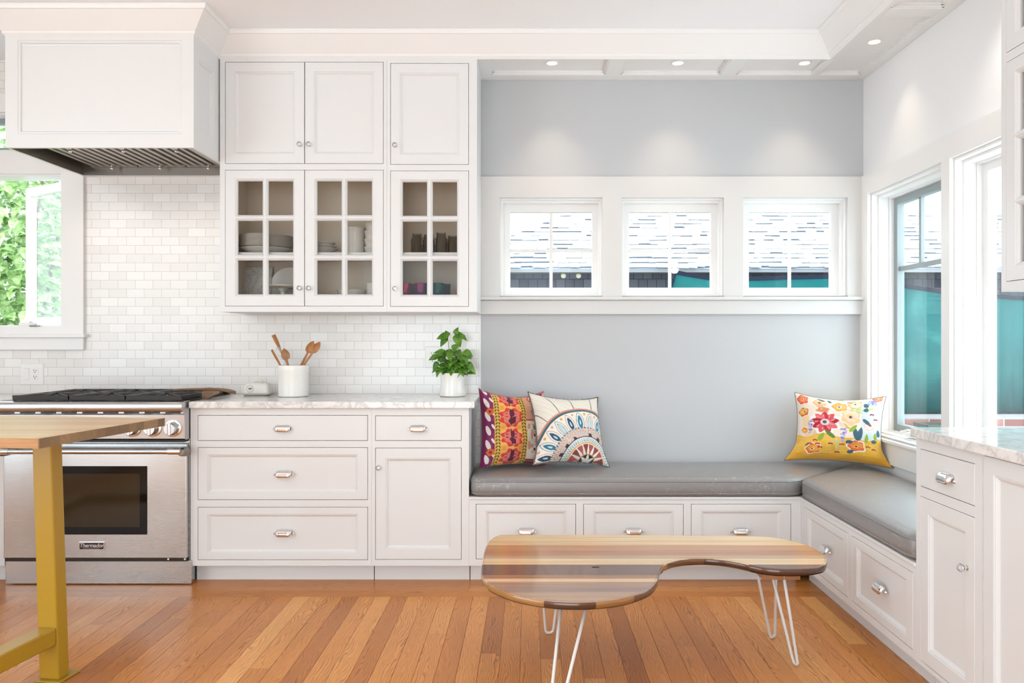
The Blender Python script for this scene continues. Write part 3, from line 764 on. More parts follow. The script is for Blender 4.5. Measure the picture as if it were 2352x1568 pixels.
# ------------------------------------------------------------------ island
TH=math.radians(8.0)
ISO=Vector((bx(88.8,753),FPX/753,0))          # near right corner
Ui=Vector((-math.cos(TH),math.sin(TH),0)); Vi=Vector((math.sin(TH),math.cos(TH),0))
FI=lambda p: ISO+Ui*p[0]+Vi*p[1]+Vector((0,0,p[2]))
M['butcher']=None
def butcher():
    m=mat('butcher_block',(.6,.38,.16),.35); n,l,b=NT(m)
    tc=n.new('ShaderNodeTexCoord')
    br=n.new('ShaderNodeTexBrick'); l.new(tc.outputs['Object'],br.inputs['Vector']); br.inputs['Scale'].default_value=1
    br.inputs['Brick Width'].default_value=.55; br.inputs['Row Height'].default_value=.042; br.inputs['Mortar Size'].default_value=.0004; br.inputs['Bias'].default_value=0
    br.inputs['Color1'].default_value=(.60,.36,.14,1); br.inputs['Color2'].default_value=(.74,.50,.24,1); br.inputs['Mortar'].default_value=(.40,.22,.08,1)
    c=coords(n,l,(2,60,60)); t=noise(n,l,c,1.5,4,.6); r=ramp(n,[(.3,(.78,.76,.72)),(.6,(1,1,1))]); l.new(t.outputs[0],r.inputs[0])
    l.new(mixc(n,l,None,br.outputs['Color'],r.outputs[0],'MULTIPLY',.8),b.inputs['Base Color']); return m
M['butcher']=butcher()
def endgrain():
    m=mat('butcher_block_end_grain',(.3,.17,.07),.45); n,l,b=NT(m)
    tc=n.new('ShaderNodeTexCoord'); se=n.new('ShaderNodeSeparateXYZ'); l.new(tc.outputs['Object'],se.inputs[0])
    wn_=n.new('ShaderNodeTexWhiteNoise'); wn_.noise_dimensions='1D'; l.new(math_(n,l,'FLOOR',math_(n,l,'DIVIDE',se.outputs[1],.042)),wn_.inputs['W'])
    r=ramp(n,[(0,(.20,.115,.05)),(.5,(.27,.16,.07)),(1,(.36,.215,.10))]); l.new(wn_.outputs[0],r.inputs[0])
    c=coords(n,l,(1,8,30)); t=noise(n,l,c,8,3); r2=ramp(n,[(.3,(.75,.75,.75)),(.6,(1,1,1))]); l.new(t.outputs[0],r2.inputs[0])
    l.new(mixc(n,l,None,r.outputs[0],r2.outputs[0],'MULTIPLY',.8),b.inputs['Base Color']); return m
M['endgrain']=endgrain()
t=thing('kitchen_island','butcher block island on a mustard yellow steel base, in the left foreground','table',tuple(FI((.9,.3,0))))
t.rotation_euler=(0,0,0)
LD=.64
m=MB(FI); m.loft([[(0,0,z),(1.8,0,z),(1.8,LD,z),(0,LD,z)] for z in (.869,.90)]); tp=obj('top',m,M['butcher'],t)
m=MB(FI); m.box(-.0015,0,0,LD,.8692,.8998); obj('end_grain',m,M['endgrain'],tp)
m=MB(FI); m.box(.0005,1.8,-.0015,.0005,.8691,.8999); obj('front_edge_shade',m,plainwood('shaded_edge_wood',(.46,.215,.065),(.34,.145,.04),(3,3,50)),tp)  # same wood as the top; shade on this side put into a darker strip
def post(m,u0,u1,v0,v1,z0,z1,lean=.03):
    m.loft([[(u0-lean*(z1-z)/z1,v0,z),(u1-lean*(z1-z)/z1,v0,z),(u1-lean*(z1-z)/z1,v1,z),(u0-lean*(z1-z)/z1,v1,z)] for z in (z0,z1)])
v0=.38; fpx=Vector((-1.681,2.755,0))
uL=(fpx-ISO).dot(Ui); vL=(fpx-ISO).dot(Vi)
m=MB(FI); post(m,uL,uL+.076,vL,vL+.055,.006,.869); obj('leg',m,M['yellow'],t,bev=.006,seg=3)
m=MB(FI); post(m,uL+1.15,uL+1.222,vL,vL+.072,.006,.869,-.03); obj('leg',m,M['yellow'],t,bev=.006,seg=3)
for q in (uL-.045,uL+1.16):
    m=MB(FI); m.box(q,q+.10,vL-.015,vL+.09,.0005,.0065); obj('foot_plate',m,M['yellow'],t,bev=.002)
m=MB(FI); m.box(uL-.022,uL+.048,vL-.45,vL-.0005,.13,.19); m.box(uL+.048,uL+1.20,vL-.45,vL-.38,.13,.19); m.box(uL+1.17,uL+1.24,vL-.38,vL,.13,.19); obj('foot_rail',m,M['yellow'],t,bev=.005,seg=3)
m=MB(FI); m.box(uL+.07,uL+1.15,vL+.01,vL+.06,.815,.8685); obj('apron',m,M['yellow'],t,bev=.004)

# ------------------------------------------------------------------ coffee table
ZT=.385
outline=[(1170,1227),(1300,1227.5),(1500,1228),(1700,1229.5),(1760,1232),(1800,1237),(1840,1246.5),(1870,1258.5),(1892,1274),(1900,1286),(1896,1296),(1880,1302),(1850,1306),(1800,1307),(1760,1304),(1730,1299),(1700,1292),(1660,1285),(1620,1282),(1580,1283),(1550,1287),(1530,1294),(1518,1304),(1513.5,1318),(1511,1332),(1499,1347),(1475,1360),(1440,1371),(1400,1378),(1350,1382),(1300,1382),(1250,1378),(1200,1369.5),(1160,1358),(1125,1342),(1107.5,1325),(1104,1310),(1107,1288),(1112,1264),(1120,1246),(1130,1236),(1145,1229)]
def tw(px,py,z): s=(py-VY)/(H-z); return Vector(((px-VX)/s,FPX/s,z))
def catmull(P,n=4):
    out=[]; N=len(P)
    for i in range(N):
        p0,p1,p2,p3=P[i-1],P[i],P[(i+1)%N],P[(i+2)%N]
        for k in range(n):
            t_=k/n; out.append(.5*((2*p1)+(p2-p0)*t_+(2*p0-5*p1+4*p2-p3)*t_*t_+(3*p1-p0-3*p2+p3)*t_**3))
    return out
OL=catmull([tw(x,y,ZT) for x,y in outline])
cen=sum(OL,Vector())/len(OL)
t=thing('coffee_table','boomerang coffee table of striped mixed wood on white hairpin legs','table',(cen.x,cen.y,0))
def yw(py): return FPX*(H-ZT)/(py-VY)-cen.y
ya,yb=yw(1384),yw(1226)
B=lambda py:(yw(py)-ya)/(yb-ya)
maple=(.86,.60,.34); red=(.52,.24,.12); pink=(.46,.26,.17)
M['tabletop']=bandwood('laminated_hardwood',[(0,(.50,.31,.20)),(B(1360),(.36,.225,.17)),(B(1348),pink),(B(1336),maple),(B(1329),(.44,.19,.095)),(B(1321),(.185,.095,.068)),(B(1296.5),maple),(B(1283),(.60,.40,.26)),(B(1276),red),(B(1264),(.60,.30,.15)),(B(1252),(.86,.58,.32)),(B(1242),(.92,.67,.40))],ya,yb,.22)
M['tableedge']=None
def inset(ol,d):
    out=[]; N=len(ol)
    for i in range(N):
        a=ol[(i+1)%N]-ol[i-1]; nn=Vector((a.y,-a.x,0)).normalized(); out.append(ol[i]+nn*d)
    return out
area2=sum(OL[i].x*OL[(i+1)%len(OL)].y-OL[(i+1)%len(OL)].x*OL[i].y for i in range(len(OL)))
sg=-1 if area2>0 else 1
rings=[]
for d,z in ((.0,ZT),):
    pass
def ringz(d,z): return [(p.x,p.y,z) for p in inset(OL,sg*d)]
m=MB(); m.loft([ringz(.003,ZT-.02),ringz(.0025,ZT-.0005),ringz(.004,ZT)],False,True); m.add(ringz(.004,ZT-.026),[tuple(range(len(OL)))])
top=obj('tabletop',m,M['tabletop'],t)
def edgewood():
    m=mat('mixed_wood_edge',(.3,.15,.06),.2); n,l,b=NT(m); c=coords(n,l,(1,1,.01)); vo=n.new('ShaderNodeTexVoronoi'); vo.inputs['Scale'].default_value=4.2; l.new(c.outputs[0],vo.inputs['Vector'])
    sp=n.new('ShaderNodeSeparateColor'); l.new(vo.outputs['Color'],sp.inputs[0])
    r=ramp(n,[(0,(.09,.035,.018)),(.35,(.16,.065,.026)),(.55,(.34,.16,.05)),(.8,(.38,.19,.06))],'CONSTANT'); l.new(sp.outputs[0],r.inputs[0])
    c2=coords(n,l,(6,6,90)); t_=noise(n,l,c2,3,3); r2=ramp(n,[(.3,(.7,.7,.7)),(.6,(1,1,1))]); l.new(t_.outputs[0],r2.inputs[0])
    l.new(mixc(n,l,None,r.outputs[0],r2.outputs[0],'MULTIPLY',.7),b.inputs['Base Color']); b.inputs['Coat Weight'].default_value=.6; b.inputs['Coat Roughness'].default_value=.06; return m
M['tableedge']=edgewood()
m=MB(); m.loft([ringz(.014,ZT-.0265),ringz(.006,ZT-.025),ringz(.001,ZT-.019),ringz(0,ZT-.012),ringz(.001,ZT-.005),ringz(.004,ZT-.0008),ringz(.008,ZT+.0003)],False,False); obj('edge_band',m,M['tableedge'],t,smooth=True)
m=MB(); kc=tw(1368,1302,ZT); m.lathe([(.012,.0003),(.011,.0010),(.0,.0012)],(kc.x,kc.y,ZT),16,sq=(1.2,.55)); obj('wood_knot',m,M['dark'],top)
zu=ZT-.0265
def hairpin(pb,a,b_,block):
    bt=Vector(pb); a=Vector(a); b_=Vector(b_); r=.016; pts=[a]
    du=(a-bt).normalized(); dv=(b_-bt).normalized(); side=(a-b_); side.z=0; side.normalize()
    A0=bt+side*r+Vector((0,0,.012)); B0=bt-side*r+Vector((0,0,.012))
    pts=[a,A0+(a-A0)*.5,A0+(a-A0)*.04]+[bt+side*r*math.cos(x)+Vector((0,0,.0058+.012*(1-math.sin(x)))) for x in (.15,.6,1.1,PI/2,PI-1.1,PI-.6,PI-.15)]+[B0+(b_-B0)*.04,B0+(b_-B0)*.5,b_]
    m=MB(); m.tube(pts,.0055,10); lg=obj('leg',m,M['whitewire'],t,smooth=True)
    m=MB(); c=(a+b_)/2; m.box(c.x-.07,c.x+.07,c.y-.05,c.y+.05,zu-(.032 if block else .016),zu+.0008); obj('mounting_block',m,M['spoon2'] if not block else M['blockwood'],lg,bev=.003)
M['blockwood']=plainwood('cherry_block',(.42,.20,.09),(.32,.14,.06),(20,20,20))
def at(px,py,d): s=FPX/d; return Vector(((px-VX)/s,d,H-(py-VY)/s))
def fl(px,py): v=tw(px,py,0); return (v.x,v.y,0)
def atz(px,z,d): return (bx(px,FPX/d),d,z)
zz=zu-.018
hairpin(fl(1774.6,1466),atz(1735,zz,3.02),atz(1783,zz,3.10),True)
hairpin(fl(1827,1528),atz(1770,zz,2.95),atz(1800,zz,2.86),True)
hairpin(fl(1262,1456),(.045,3.10,zz),(.135,3.12,zz),False)
hairpin((.068,2.385,0),atz(1290,zz,2.60),atz(1346,zz,2.52),False)

# ------------------------------------------------------------------ bench cushions
def cushion(poly,label,puff=.012):
    ar=sum(poly[i][0]*poly[(i+1)%len(poly)][1]-poly[(i+1)%len(poly)][0]*poly[i][1] for i in range(len(poly)))
    N0=len(poly); sgn=1 if ar>0 else -1; P0=[Vector(p) for p in poly]
    Ls=[int(max(1,round((P0[(i+1)%N0]-P0[i]).length/.08))) for i in range(N0)]
    def ins(d,r=.05,n=5):                 # offset the corners, then round them
        Q=[]
        for i in range(N0):
            e1=(P0[i]-P0[i-1]).normalized(); e2=(P0[(i+1)%N0]-P0[i]).normalized()
            n1=Vector((-e1.y,e1.x))*sgn; n2=Vector((-e2.y,e2.x))*sgn; nb=(n1+n2).normalized(); Q.append(P0[i]+nb*d/nb.dot(n1))
        out=[]
        for i in range(N0):
            p=Q[i]; nx=Q[(i+1)%N0]; pv=Q[i-1]
            pa=p+(pv-p).normalized()*r; pb=p+(nx-p).normalized()*r; pe=nx+(p-nx).normalized()*r
            for k in range(n+1):
                q=k/n; out.append(pa*(1-q)**2+p*2*q*(1-q)+pb*q*q)
            for k in range(1,Ls[i]): out.append(pb+(pe-pb)*k/Ls[i])
        return out
    z0,z1=.4302,.522
    pr_=[(.03,z0),(.012,z0+.004),(.003,z0+.015),(0,z0+.035),(.001,z1-.022),(.006,z1-.008),(.016,z1),(.05,z1+puff*.5),(.10,z1+puff*.8),(.16,z1+puff)]
    m=MB(); m.loft([[(p.x,p.y,z) for p in ins(d)] for d,z in pr_])
    cx=sum(p[0] for p in poly)/len(poly); cy=sum(p[1] for p in poly)/len(poly)
    t=thing('seat_cushion',label,'cushion',(cx,cy,z0),'grey bench seat cushions')
    obj('cushion',m,M['seat'],t,smooth=True)
    for zz_,d in ((z1-.016,.0022),(z0+.016,.003)):
        m=MB(); q=ins(d); m.tube([(p.x,p.y,zz_) for p in q]+[(q[0].x,q[0].y,zz_)],.003,6,False); obj('piping',m,M['seat'],t,smooth=True)
    return t
cushion([(-.289,3.842),(1.315,3.842),(1.836,4.358),(-.289,4.358)],'long patterned grey seat cushion along the back wall bench')
cushion([(1.326,3.835),(1.326,2.716),(1.842,2.716),(1.842,4.351)],'patterned grey seat cushion on the short bench under the right-hand window')

# ------------------------------------------------------------------ pillows (printed pattern computed per vertex)
def srgb(*c):
    return np.array([((x/255)/12.92 if x/255<=.04045 else ((x/255+.055)/1.055)**2.4) for x in c])*.92
class Paint:
    def __init__(s,n,base):
        g=np.linspace(-1,1,n); s.u,s.v=np.meshgrid(g,g); s.c=np.tile(np.array(srgb(*base)),(n,n,1)); s.n=n
        s.rng=np.random.RandomState(3)
        s.w1=s.fbm(6); s.w2=s.fbm(6); s.f=s.fbm(22)
    def fbm(s,k):
        r=s.rng.rand(k+2,k+2); x=(s.u+1)/2*k; y=(s.v+1)/2*k; i=np.clip(x.astype(int),0,k); j=np.clip(y.astype(int),0,k); fx=x-i; fy=y-j
        fx=fx*fx*(3-2*fx); fy=fy*fy*(3-2*fy)
        return (r[j,i]*(1-fx)+r[j,i+1]*fx)*(1-fy)+(r[j+1,i]*(1-fx)+r[j+1,i+1]*fx)*fy-.5
    def put(s,mask,col,a=1.0):
        m=(mask.astype(float) if mask.dtype==bool else np.clip(mask,0,1))*a; s.c=s.c*(1-m[...,None])+srgb(*col)*m[...,None]
    def ell(s,cx,cy,rx,ry,col,rot=0,wob=0,lob=0,a=1,ring=0):
        U=s.u+s.w1*wob-cx; V=s.v+s.w2*wob-cy; c,d=math.cos(rot),math.sin(rot); x=(U*c+V*d)/rx; y=(-U*d+V*c)/ry
        r=np.hypot(x,y)
        if lob: r=r*(1+.10*np.cos(lob*np.arctan2(y,x)))
        k=(r<1) if not ring else ((r<1)&(r>1-ring)); s.put(k,col,a)
    def petal(s,cx,cy,L,W,ang,col,a=1):              # pointed leaf from base point
        U=s.u-cx; V=s.v-cy; c,d=math.cos(ang),math.sin(ang); x=(U*c+V*d)/L; y=(-U*d+V*c)
        w=W*np.sqrt(np.clip(x,0,1))*np.clip(1-x,0,1)**.75*1.9; s.put((x>0)&(x<1)&(np.abs(y)<w),col,a)
    def line(s,x0,y0,x1,y1,w,col,a=1):
        dx,dy=x1-x0,y1-y0; t=np.clip(((s.u-x0)*dx+(s.v-y0)*dy)/(dx*dx+dy*dy),0,1); s.put(np.hypot(s.u-x0-t*dx,s.v-y0-t*dy)<w,col,a)

def pillow(name,label,P,center,a,b_,T,yaw,roll,lean,edge,seed,back,pinch=.10,sag=0.0,flare=0.0):
    n=P.n; g=np.linspace(-1,1,n); rnd=np.random.RandomState(seed)
    cy,sy=math.cos(yaw),math.sin(yaw); nrm=Vector((sy,-cy,0)); Uv=Vector((cy,sy,0)); Vv=Vector((0,0,1))*math.cos(lean)-nrm*math.sin(lean); Wv=nrm*math.cos(lean)+Vector((0,0,1))*math.sin(lean)
    c,s=math.cos(roll),math.sin(roll); U2=Uv*c+Vv*s; V2=-Uv*s+Vv*c
    cen=Vector(center); vs=[];fs=[]; col=[]
    ph=rnd.rand(8)*6
    def pos(u,v,side):
        x=u*(1-pinch*(1-v*v)*abs(u)**2.5); y=v*(1-pinch*(1-u*u)*abs(v)**2.5)
        if flare: x*=1+flare*max(0,-v-.45)**1.5
        if sag and v>0: y-=sag*(1-u*u)*v**2
        h=max(0,(1-abs(u)**2.6))**.55*max(0,(1-abs(v)**2.6))**.55
        wr=.05*math.sin(5*u+3*v+ph[0])*(1-h)+.035*math.sin(9*v-4*u+ph[1])+.03*math.sin(11*u+7*v*v+ph[2])*abs(v)
        # gathers near the lower corners
        wr+=.10*max(0,-v-.45)*math.sin(16*u*v+ph[3])*abs(u)
        hh=T*h*(1+wr*1.2)
        low=1+.25*max(0,-v)*h
        return cen+U2*(x*a)+V2*(y*b_)+Wv*(side*hh*low)
    for side in (1,-1):
        k0=len(vs)
        for j in range(n):
            for i in range(n):
                vs.append(pos(g[i],g[j],side))
                col.append(tuple(P.c[j,i]) if side>0 else tuple(back))
        for j in range(n-1):
            for i in range(n-1):
                q=k0+j*n+i; f_=(q,q+1,q+n+1,q+n); fs.append(f_ if side>0 else f_[::-1])
    t=thing(name,label,'pillow',(cen.x,cen.y,.53),'throw pillows on the bench')
    off=OFF[t.name]
    me=bpy.data.meshes.new('cover'); me.from_pydata([tuple(v-off) for v in vs],[],fs); me.materials.append(M['fabric'])
    ca=me.color_attributes.new('pattern','FLOAT_COLOR','POINT')
    ca.data.foreach_set('color',np.array([(*c_,1) for c_ in col],dtype=np.float32).ravel())
    for p in me.polygons: p.use_smooth=True
    o=bpy.data.objects.new('cover',me); link(o,t)
    per=[(u_,-1) for u_ in g[::6]]+[(1,v_) for v_ in g[::6]]+[(u_,1) for u_ in g[::-6]]+[(-1,v_) for v_ in g[::-6]]
    ring=[pos(u_,v_,0) for u_,v_ in per]
    m=MB()
    if edge[0]=='piping':
        pts=[]
        for p in ring:
            if not pts or (p-pts[-1]).length>.004: pts.append(p)
        m.tube(pts+[pts[0]],.0028,6,False); obj('piping',m,edge[1],t,smooth=True)
    elif edge[0]=='fringe':
        for i in range(len(ring)):
            p=ring[i]; q=ring[(i+1)%len(ring)]
            for k in range(4):
                r=p+(q-p)*(k/4); d=(r-cen); d=(d-Wv*d.dot(Wv)).normalized()
                for h in range(2):
                    e=r+d*rnd.uniform(.004,.012)+Wv*rnd.uniform(-.007,.007)+(q-p)*rnd.uniform(-.3,.3)
                    m.tube([r,(r+e)/2+Wv*rnd.uniform(-.003,.003),e],[.0018,.0016,.0008],4)
        obj('fringe',m,edge[1],t)
    return t

N=230
# --- embroidered orange and purple pillow
P=Paint(N,(196,120,120)); P.u=.891*P.u+.182; u,v=P.u,P.v
P.put(u>.36,(226,170,142)); 
P.put((u>.36)&(v<.18)&(v>-.84),(238,226,210)); P.put((u>.36)&(P.f>.12)&(v<.1)&(v>-.8),(214,140,120),.8)
P.put((u>.36)&(np.abs(v-.20)<.022),(196,90,86)); P.put((u>.36)&(np.abs(v+.86)<.03),(170,60,70)); P.put((u>.36)&(v<-.90),(120,45,50))
for cx,cy in ((.56,.82),(.62,.42),(.84,.50)): P.ell(cx,cy,.10,.11,(205,50,60),lob=7); P.ell(cx,cy,.07,.08,(236,190,170)); P.ell(cx,cy,.035,.04,(190,40,50))
for cx,cy,cc in ((.75,.9,(70,30,60)),(.9,.86,(80,30,50)),(.88,.3,(110,30,50)),(.7,.28,(60,60,90)),(.92,.62,(150,60,30)),(.93,-.35,(110,25,45)),(.9,-.1,(190,110,50)),(.92,-.7,(190,130,60)),(.6,.05,(90,120,80)),(.56,-.2,(250,240,225)),(.6,-.55,(250,240,225))): P.ell(cx,cy,.06,.07,cc,wob=.15)
for k in range(9): P.ell(.5+.055*k,.66-.02*(k%2),.018,.022,(150,25,45) if k%3 else (200,120,60)); P.ell(.5+.055*k,.58,.018,.022,(110,25,60) if k%2 else (215,150,70))
P.put((u>.46)&(u<.98)&(np.abs(v-.62)<.012),(250,240,225))
for cy in (-.2,-.55): P.ell(.58,cy,.035,.035,(60,40,60))
# centre band
band=(u>-.46)&(u<.36); P.put(band,(240,178,92)); P.put(band&(P.f>.2),(232,160,80),.6)
for x0 in (-.385,.29):
    P.put(np.abs(u-x0)<.065,(214,172,70)); 
    lv=np.abs(np.mod(v*12+np.abs(u-x0)*10,1)-.5); P.put((np.abs(u-x0)<.055)&(lv<.23)&(np.abs(u-x0)>.01),(72,70,24))
    P.put(np.abs(u-x0)<.009,(240,200,110))
for cy in (-.78,-.26,.26,.78):
    P.ell(-.05,cy,.255,.235,(214,58,56),wob=.10,lob=8); P.ell(-.05,cy,.19,.19,(226,120,104),wob=.1,lob=6); P.ell(-.05,cy,.24,.045,(226,120,104))
    P.ell(-.05,cy-.08,.085,.085,(92,26,56),wob=.15,lob=5); P.ell(-.05,cy+.10,.055,.10,(92,26,56),wob=.15,lob=4); P.line(-.05,cy-.2,-.05,cy+.22,.012,(92,26,56))
    for sx in (-.16,.06): P.ell(sx,cy+.01,.04,.012,(110,30,60)); P.ell(sx,cy+.09,.035,.012,(110,30,60))
for cy in (-.52,0,.52):
    for sx in (-.25,.15):
        for q in range(4): P.ell(sx+.035*math.cos(q*PI/2+.78),cy+.035*math.sin(q*PI/2+.78),.032,.032,(222,140,40),ring=.45)
# purple side
P.put(u<-.46,(122,36,88)); P.put((u<-.46)&(P.f>.1),(140,52,104),.8); P.put(u<-.64,(112,14,72))
for cy in (-.92,-.55,-.2,.15,.5,.85): 
    P.petal(-.57,cy,.26,.06,1.9,(236,224,222)); P.petal(-.53,cy-.07,.15,.035,-1.1,(236,224,222))
for cy in (-.62,.40): P.ell(-.55,cy,.085,.09,(216,110,40),lob=5); P.ell(-.55,cy,.035,.04,(150,40,70))
P.put((v>.93),(130,44,96),.7)
pillow('throw_pillow','purple and orange embroidered throw pillow leaning on the counter end',P,(-.085,4.143,.735),.205,.207,.072,math.radians(33),math.radians(-4),math.radians(9),('none',),1,srgb(120,30,80),pinch=.10,sag=.10)

# --- white suzani pillow with a big half medallion
P=Paint(N,(232,226,214)); u,v=P.u,P.v
cx,cy=.34,-1.02; r=np.hypot((u-cx)*1.0,(v-cy)*1.0); an=np.arctan2(v-cy,u-cx)
P.put((r>1.52)&(np.abs(np.mod((u*.55+v)*6,1)-.5)<.035),(206,196,184),.8)
for q in (2.62,2.35,2.05,1.75,1.4): P.put((r>1.5)&(np.abs(an-q)*r<.010),(60,56,60))
P.put((r<1.53)&(r>1.48),(222,140,110)); P.put((r<1.485)&(r>1.44),(52,110,140)); P.put((r<1.445)&(r>1.42),(80,80,50)); P.put(r<=1.42,(236,230,220))
cols=[(24,96,128),(196,206,204),(28,84,112),(40,70,86),(40,136,168),(206,216,214),(36,126,160),(30,80,104),(190,210,214),(30,90,120),(40,120,150),(24,70,96)]
for k,q in enumerate(np.linspace(.12,3.05,12)):
    bx_,by_=cx+.90*math.cos(q),cy+.90*math.sin(q)
    P.petal(bx_,by_,.50,.15,q,(190,140,140) if k%2 else (90,140,160)); P.petal(bx_+.015*math.cos(q),by_+.015*math.sin(q),.46,.132,q,(236,230,220))
    P.petal(bx_+.05*math.cos(q),by_+.05*math.sin(q),.36,.085,q,(60,70,80)); P.petal(bx_+.06*math.cos(q),by_+.06*math.sin(q),.335,.075,q,cols[k]); P.petal(bx_+.14*math.cos(q),by_+.14*math.sin(q),.14,.028,q,(200,214,220))
for k,q in enumerate(np.linspace(.25,2.92,11)): P.ell(cx+1.34*math.cos(q),cy+1.34*math.sin(q),.035,.04,(226,164,50) if k%2 else (206,170,150))
P.put((r<.97)&(r>.68),(232,214,206)); P.put((r<.98)&(r>.68)&(np.abs(np.mod(an*21,1)-.5)<.14),(70,48,54)); P.put((r<.97)&(r>.93)&(np.mod(an*10,1)<.35),(50,110,150)); P.put((r<.89)&(r>.85)&(np.mod(an*10.5,1)<.3),(230,150,60))
for q in (.45,1.05,1.5,2.1,2.6,2.95): P.ell(cx+.74*math.cos(q),cy+.74*math.sin(q),.075,.06,(64,40,44),rot=q,wob=.12,lob=5)
P.put((r<.70)&(r>.675),(70,48,54)); P.put(r<=.675,(232,228,220))
for rr,nn,cc,o in ((.63,30,(120,180,200),0),(.575,28,(60,130,150),.3),(.60,34,(150,196,210),.5)):
    P.put((np.abs(r-rr)<.02)&(np.mod(an*nn/PI*1.0+o,1)<.4),cc)
P.put((r<.535)&(r>.505),(222,160,60)); P.put((r<.50)&(r>.18),(236,230,222))
for k in range(8):
    q=.18+k*.40; P.put((r<.48)&(r>.16)&(np.abs(an-q)<.165*np.clip((r-.13)/.3,0,1)),(200,96,84) if k%2 else (150,70,70)); P.put((r<.46)&(r>.33)&(np.abs(an-q)<.15)&(np.abs(np.mod((an-q)*22,1)-.5)<.12),(60,34,38))
P.put((r<.215)&(r>.19),(190,140,70)); P.put(r<.19,(38,34,32))
for q in (.6,1.57,2.5): P.petal(cx,cy,.2,.045,q,(236,230,222))
pillow('throw_pillow','white throw pillow with a blue half medallion and grey fringe',P,(.204,4.118,.730),.205,.195,.080,math.radians(26),math.radians(-6),math.radians(26),('fringe',mat('grey_fringe_yarn',(.20,.185,.18),.9)),2,srgb(225,220,210),pinch=.11,sag=.05,flare=.14)

# --- yellow floral pillow
P=Paint(N,(240,228,212)); u,v=P.u,P.v
P.put((v<.45-.3*u)&(P.w1<.0),(238,214,196),.5); P.put((u>.5)&(v>-.5)&(P.w2>-.2),(206,220,226),.8); P.put((np.hypot(u+.35,v+.28)<.2),(200,208,206),.8)
low=v+.12*P.w1*2+.05*np.sin(u*5)
P.put(low<-.30,(236,180,60)); P.put((low<-.33)&(np.abs(np.mod(v*26,1)-.5)<.16)&(P.f>-.05),(246,212,130),.7); P.put(v<-.78,(232,166,36),.8)
P.ell(-.62,-.02,.12,.5,(240,190,90),a=.5,wob=.4); P.ell(.18,.12,.05,.18,(236,180,60),rot=.4)
def flower(cx,cy,r,c1,c2,c3,lob=5):
    P.ell(cx,cy,r*1.15,r*1.15,(248,240,228),wob=.06,lob=lob); P.ell(cx,cy,r,r,c1,wob=.08,lob=lob); P.ell(cx+r*.08,cy+r*.1,r*.78,r*.7,c2,wob=.12,lob=lob+2); P.ell(cx-r*.15,cy+r*.2,r*.34,r*.26,c1,rot=.6,a=.7); P.ell(cx+r*.3,cy-r*.12,r*.28,r*.18,c1,rot=-.5,a=.6); P.ell(cx,cy,r*.3,r*.28,c3,wob=.04); P.ell(cx,cy,r*.15,r*.15,(70,64,90),lob=5)
P.ell(-.28,.12,.33,.33,(248,240,230),lob=8)
for k in range(9):
    q=k*2*PI/9+.2; cc=((190,30,56),(226,86,96),(205,50,66),(236,110,118),(178,26,52))[k%5]; P.petal(-.28+.03*math.cos(q),.12+.03*math.sin(q),.29,.10,q,cc)
    P.petal(-.28+.1*math.cos(q+.2),.12+.1*math.sin(q+.2),.14,.03,q+.1,(240,150,150))
P.ell(-.28,.12,.10,.09,(240,214,206),wob=.04); P.ell(-.28,.12,.045,.045,(84,92,120),lob=6)
flower(.02,.62,.17,(240,168,80),(246,196,120),(250,230,200)); flower(.36,.74,.16,(244,190,120),(250,226,196),(250,236,216))
flower(.27,.30,.22,(246,206,160),(250,224,192),(246,200,150),6); flower(-.42,.72,.15,(244,190,140),(250,220,190),(236,150,90))
flower(-.82,.80,.14,(226,86,60),(240,130,90),(250,220,120)); flower(-.77,.40,.13,(224,110,30),(240,190,90),(250,230,150)); flower(-.74,-.12,.09,(236,130,30),(244,180,60),(250,220,140))
flower(.40,-.52,.17,(226,110,60),(240,150,70),(246,186,60)); flower(-.52,-.66,.14,(232,110,40),(244,170,70),(250,230,140)); flower(.72,.10,.14,(244,200,190),(248,220,210),(240,170,160)); flower(.82,.94,.13,(236,120,90),(244,160,90),(250,210,180))
for k in range(14): P.ell(-.45+.22*P.rng.rand(),.44+.14*P.rng.rand(),.05,.035,(222,140,96),rot=P.rng.rand()*3,a=.8)
for k in range(26):
    q=P.rng.rand(); P.ell(.08+.12*P.rng.rand()*(1-q*.5),-.02-.42*q,.028,.02,(176,164,214) if k%4 else (120,110,190)); P.ell(-.66+.10*P.rng.rand(),.16-.4*q,.026,.022,(186,176,216) if k%4 else (120,116,180)); P.ell(.60+.22*P.rng.rand(),.72+.16*P.rng.rand(),.018,.02,(140,150,214))
for k in range(16): P.line(.22+.25*P.rng.rand(),.46+.12*P.rng.rand(),.4+.15*P.rng.rand(),.40+.2*P.rng.rand(),.006,(170,200,120)); 
teal=(62,100,116); gr=(150,178,56); dg=(90,130,60)
for cx_,cy_,L,W,q,cc in ((.44,-.36,.40,.075,1.8,teal),(.44,-.36,.40,.075,1.38,teal),(.54,.26,.26,.06,-.75,teal),(-.30,.80,.20,.04,2.6,teal),(-.16,.76,.14,.04,2.2,teal),(.26,-.12,.26,.06,.95,gr),(.62,-.4,.26,.05,1.5,gr),(-.40,-.42,.26,.07,1.15,gr),(-.05,-.32,.32,.06,2.35,dg),(.55,.52,.24,.05,.35,(200,220,120)),(.10,.92,.24,.06,2.5,gr),(.84,-.3,.2,.05,1.6,gr),(-.62,-.50,.12,.04,-2.3,dg),(.18,-.42,.16,.06,.2,teal),(.20,-.72,.16,.06,.5,teal),(.62,.62,.16,.07,1.9,teal),(.58,.48,.14,.07,1.2,teal),(.74,-.36,.14,.06,.2,teal),(.92,-.2,.2,.06,1.6,teal)): P.petal(cx_,cy_,L,W,q,cc)
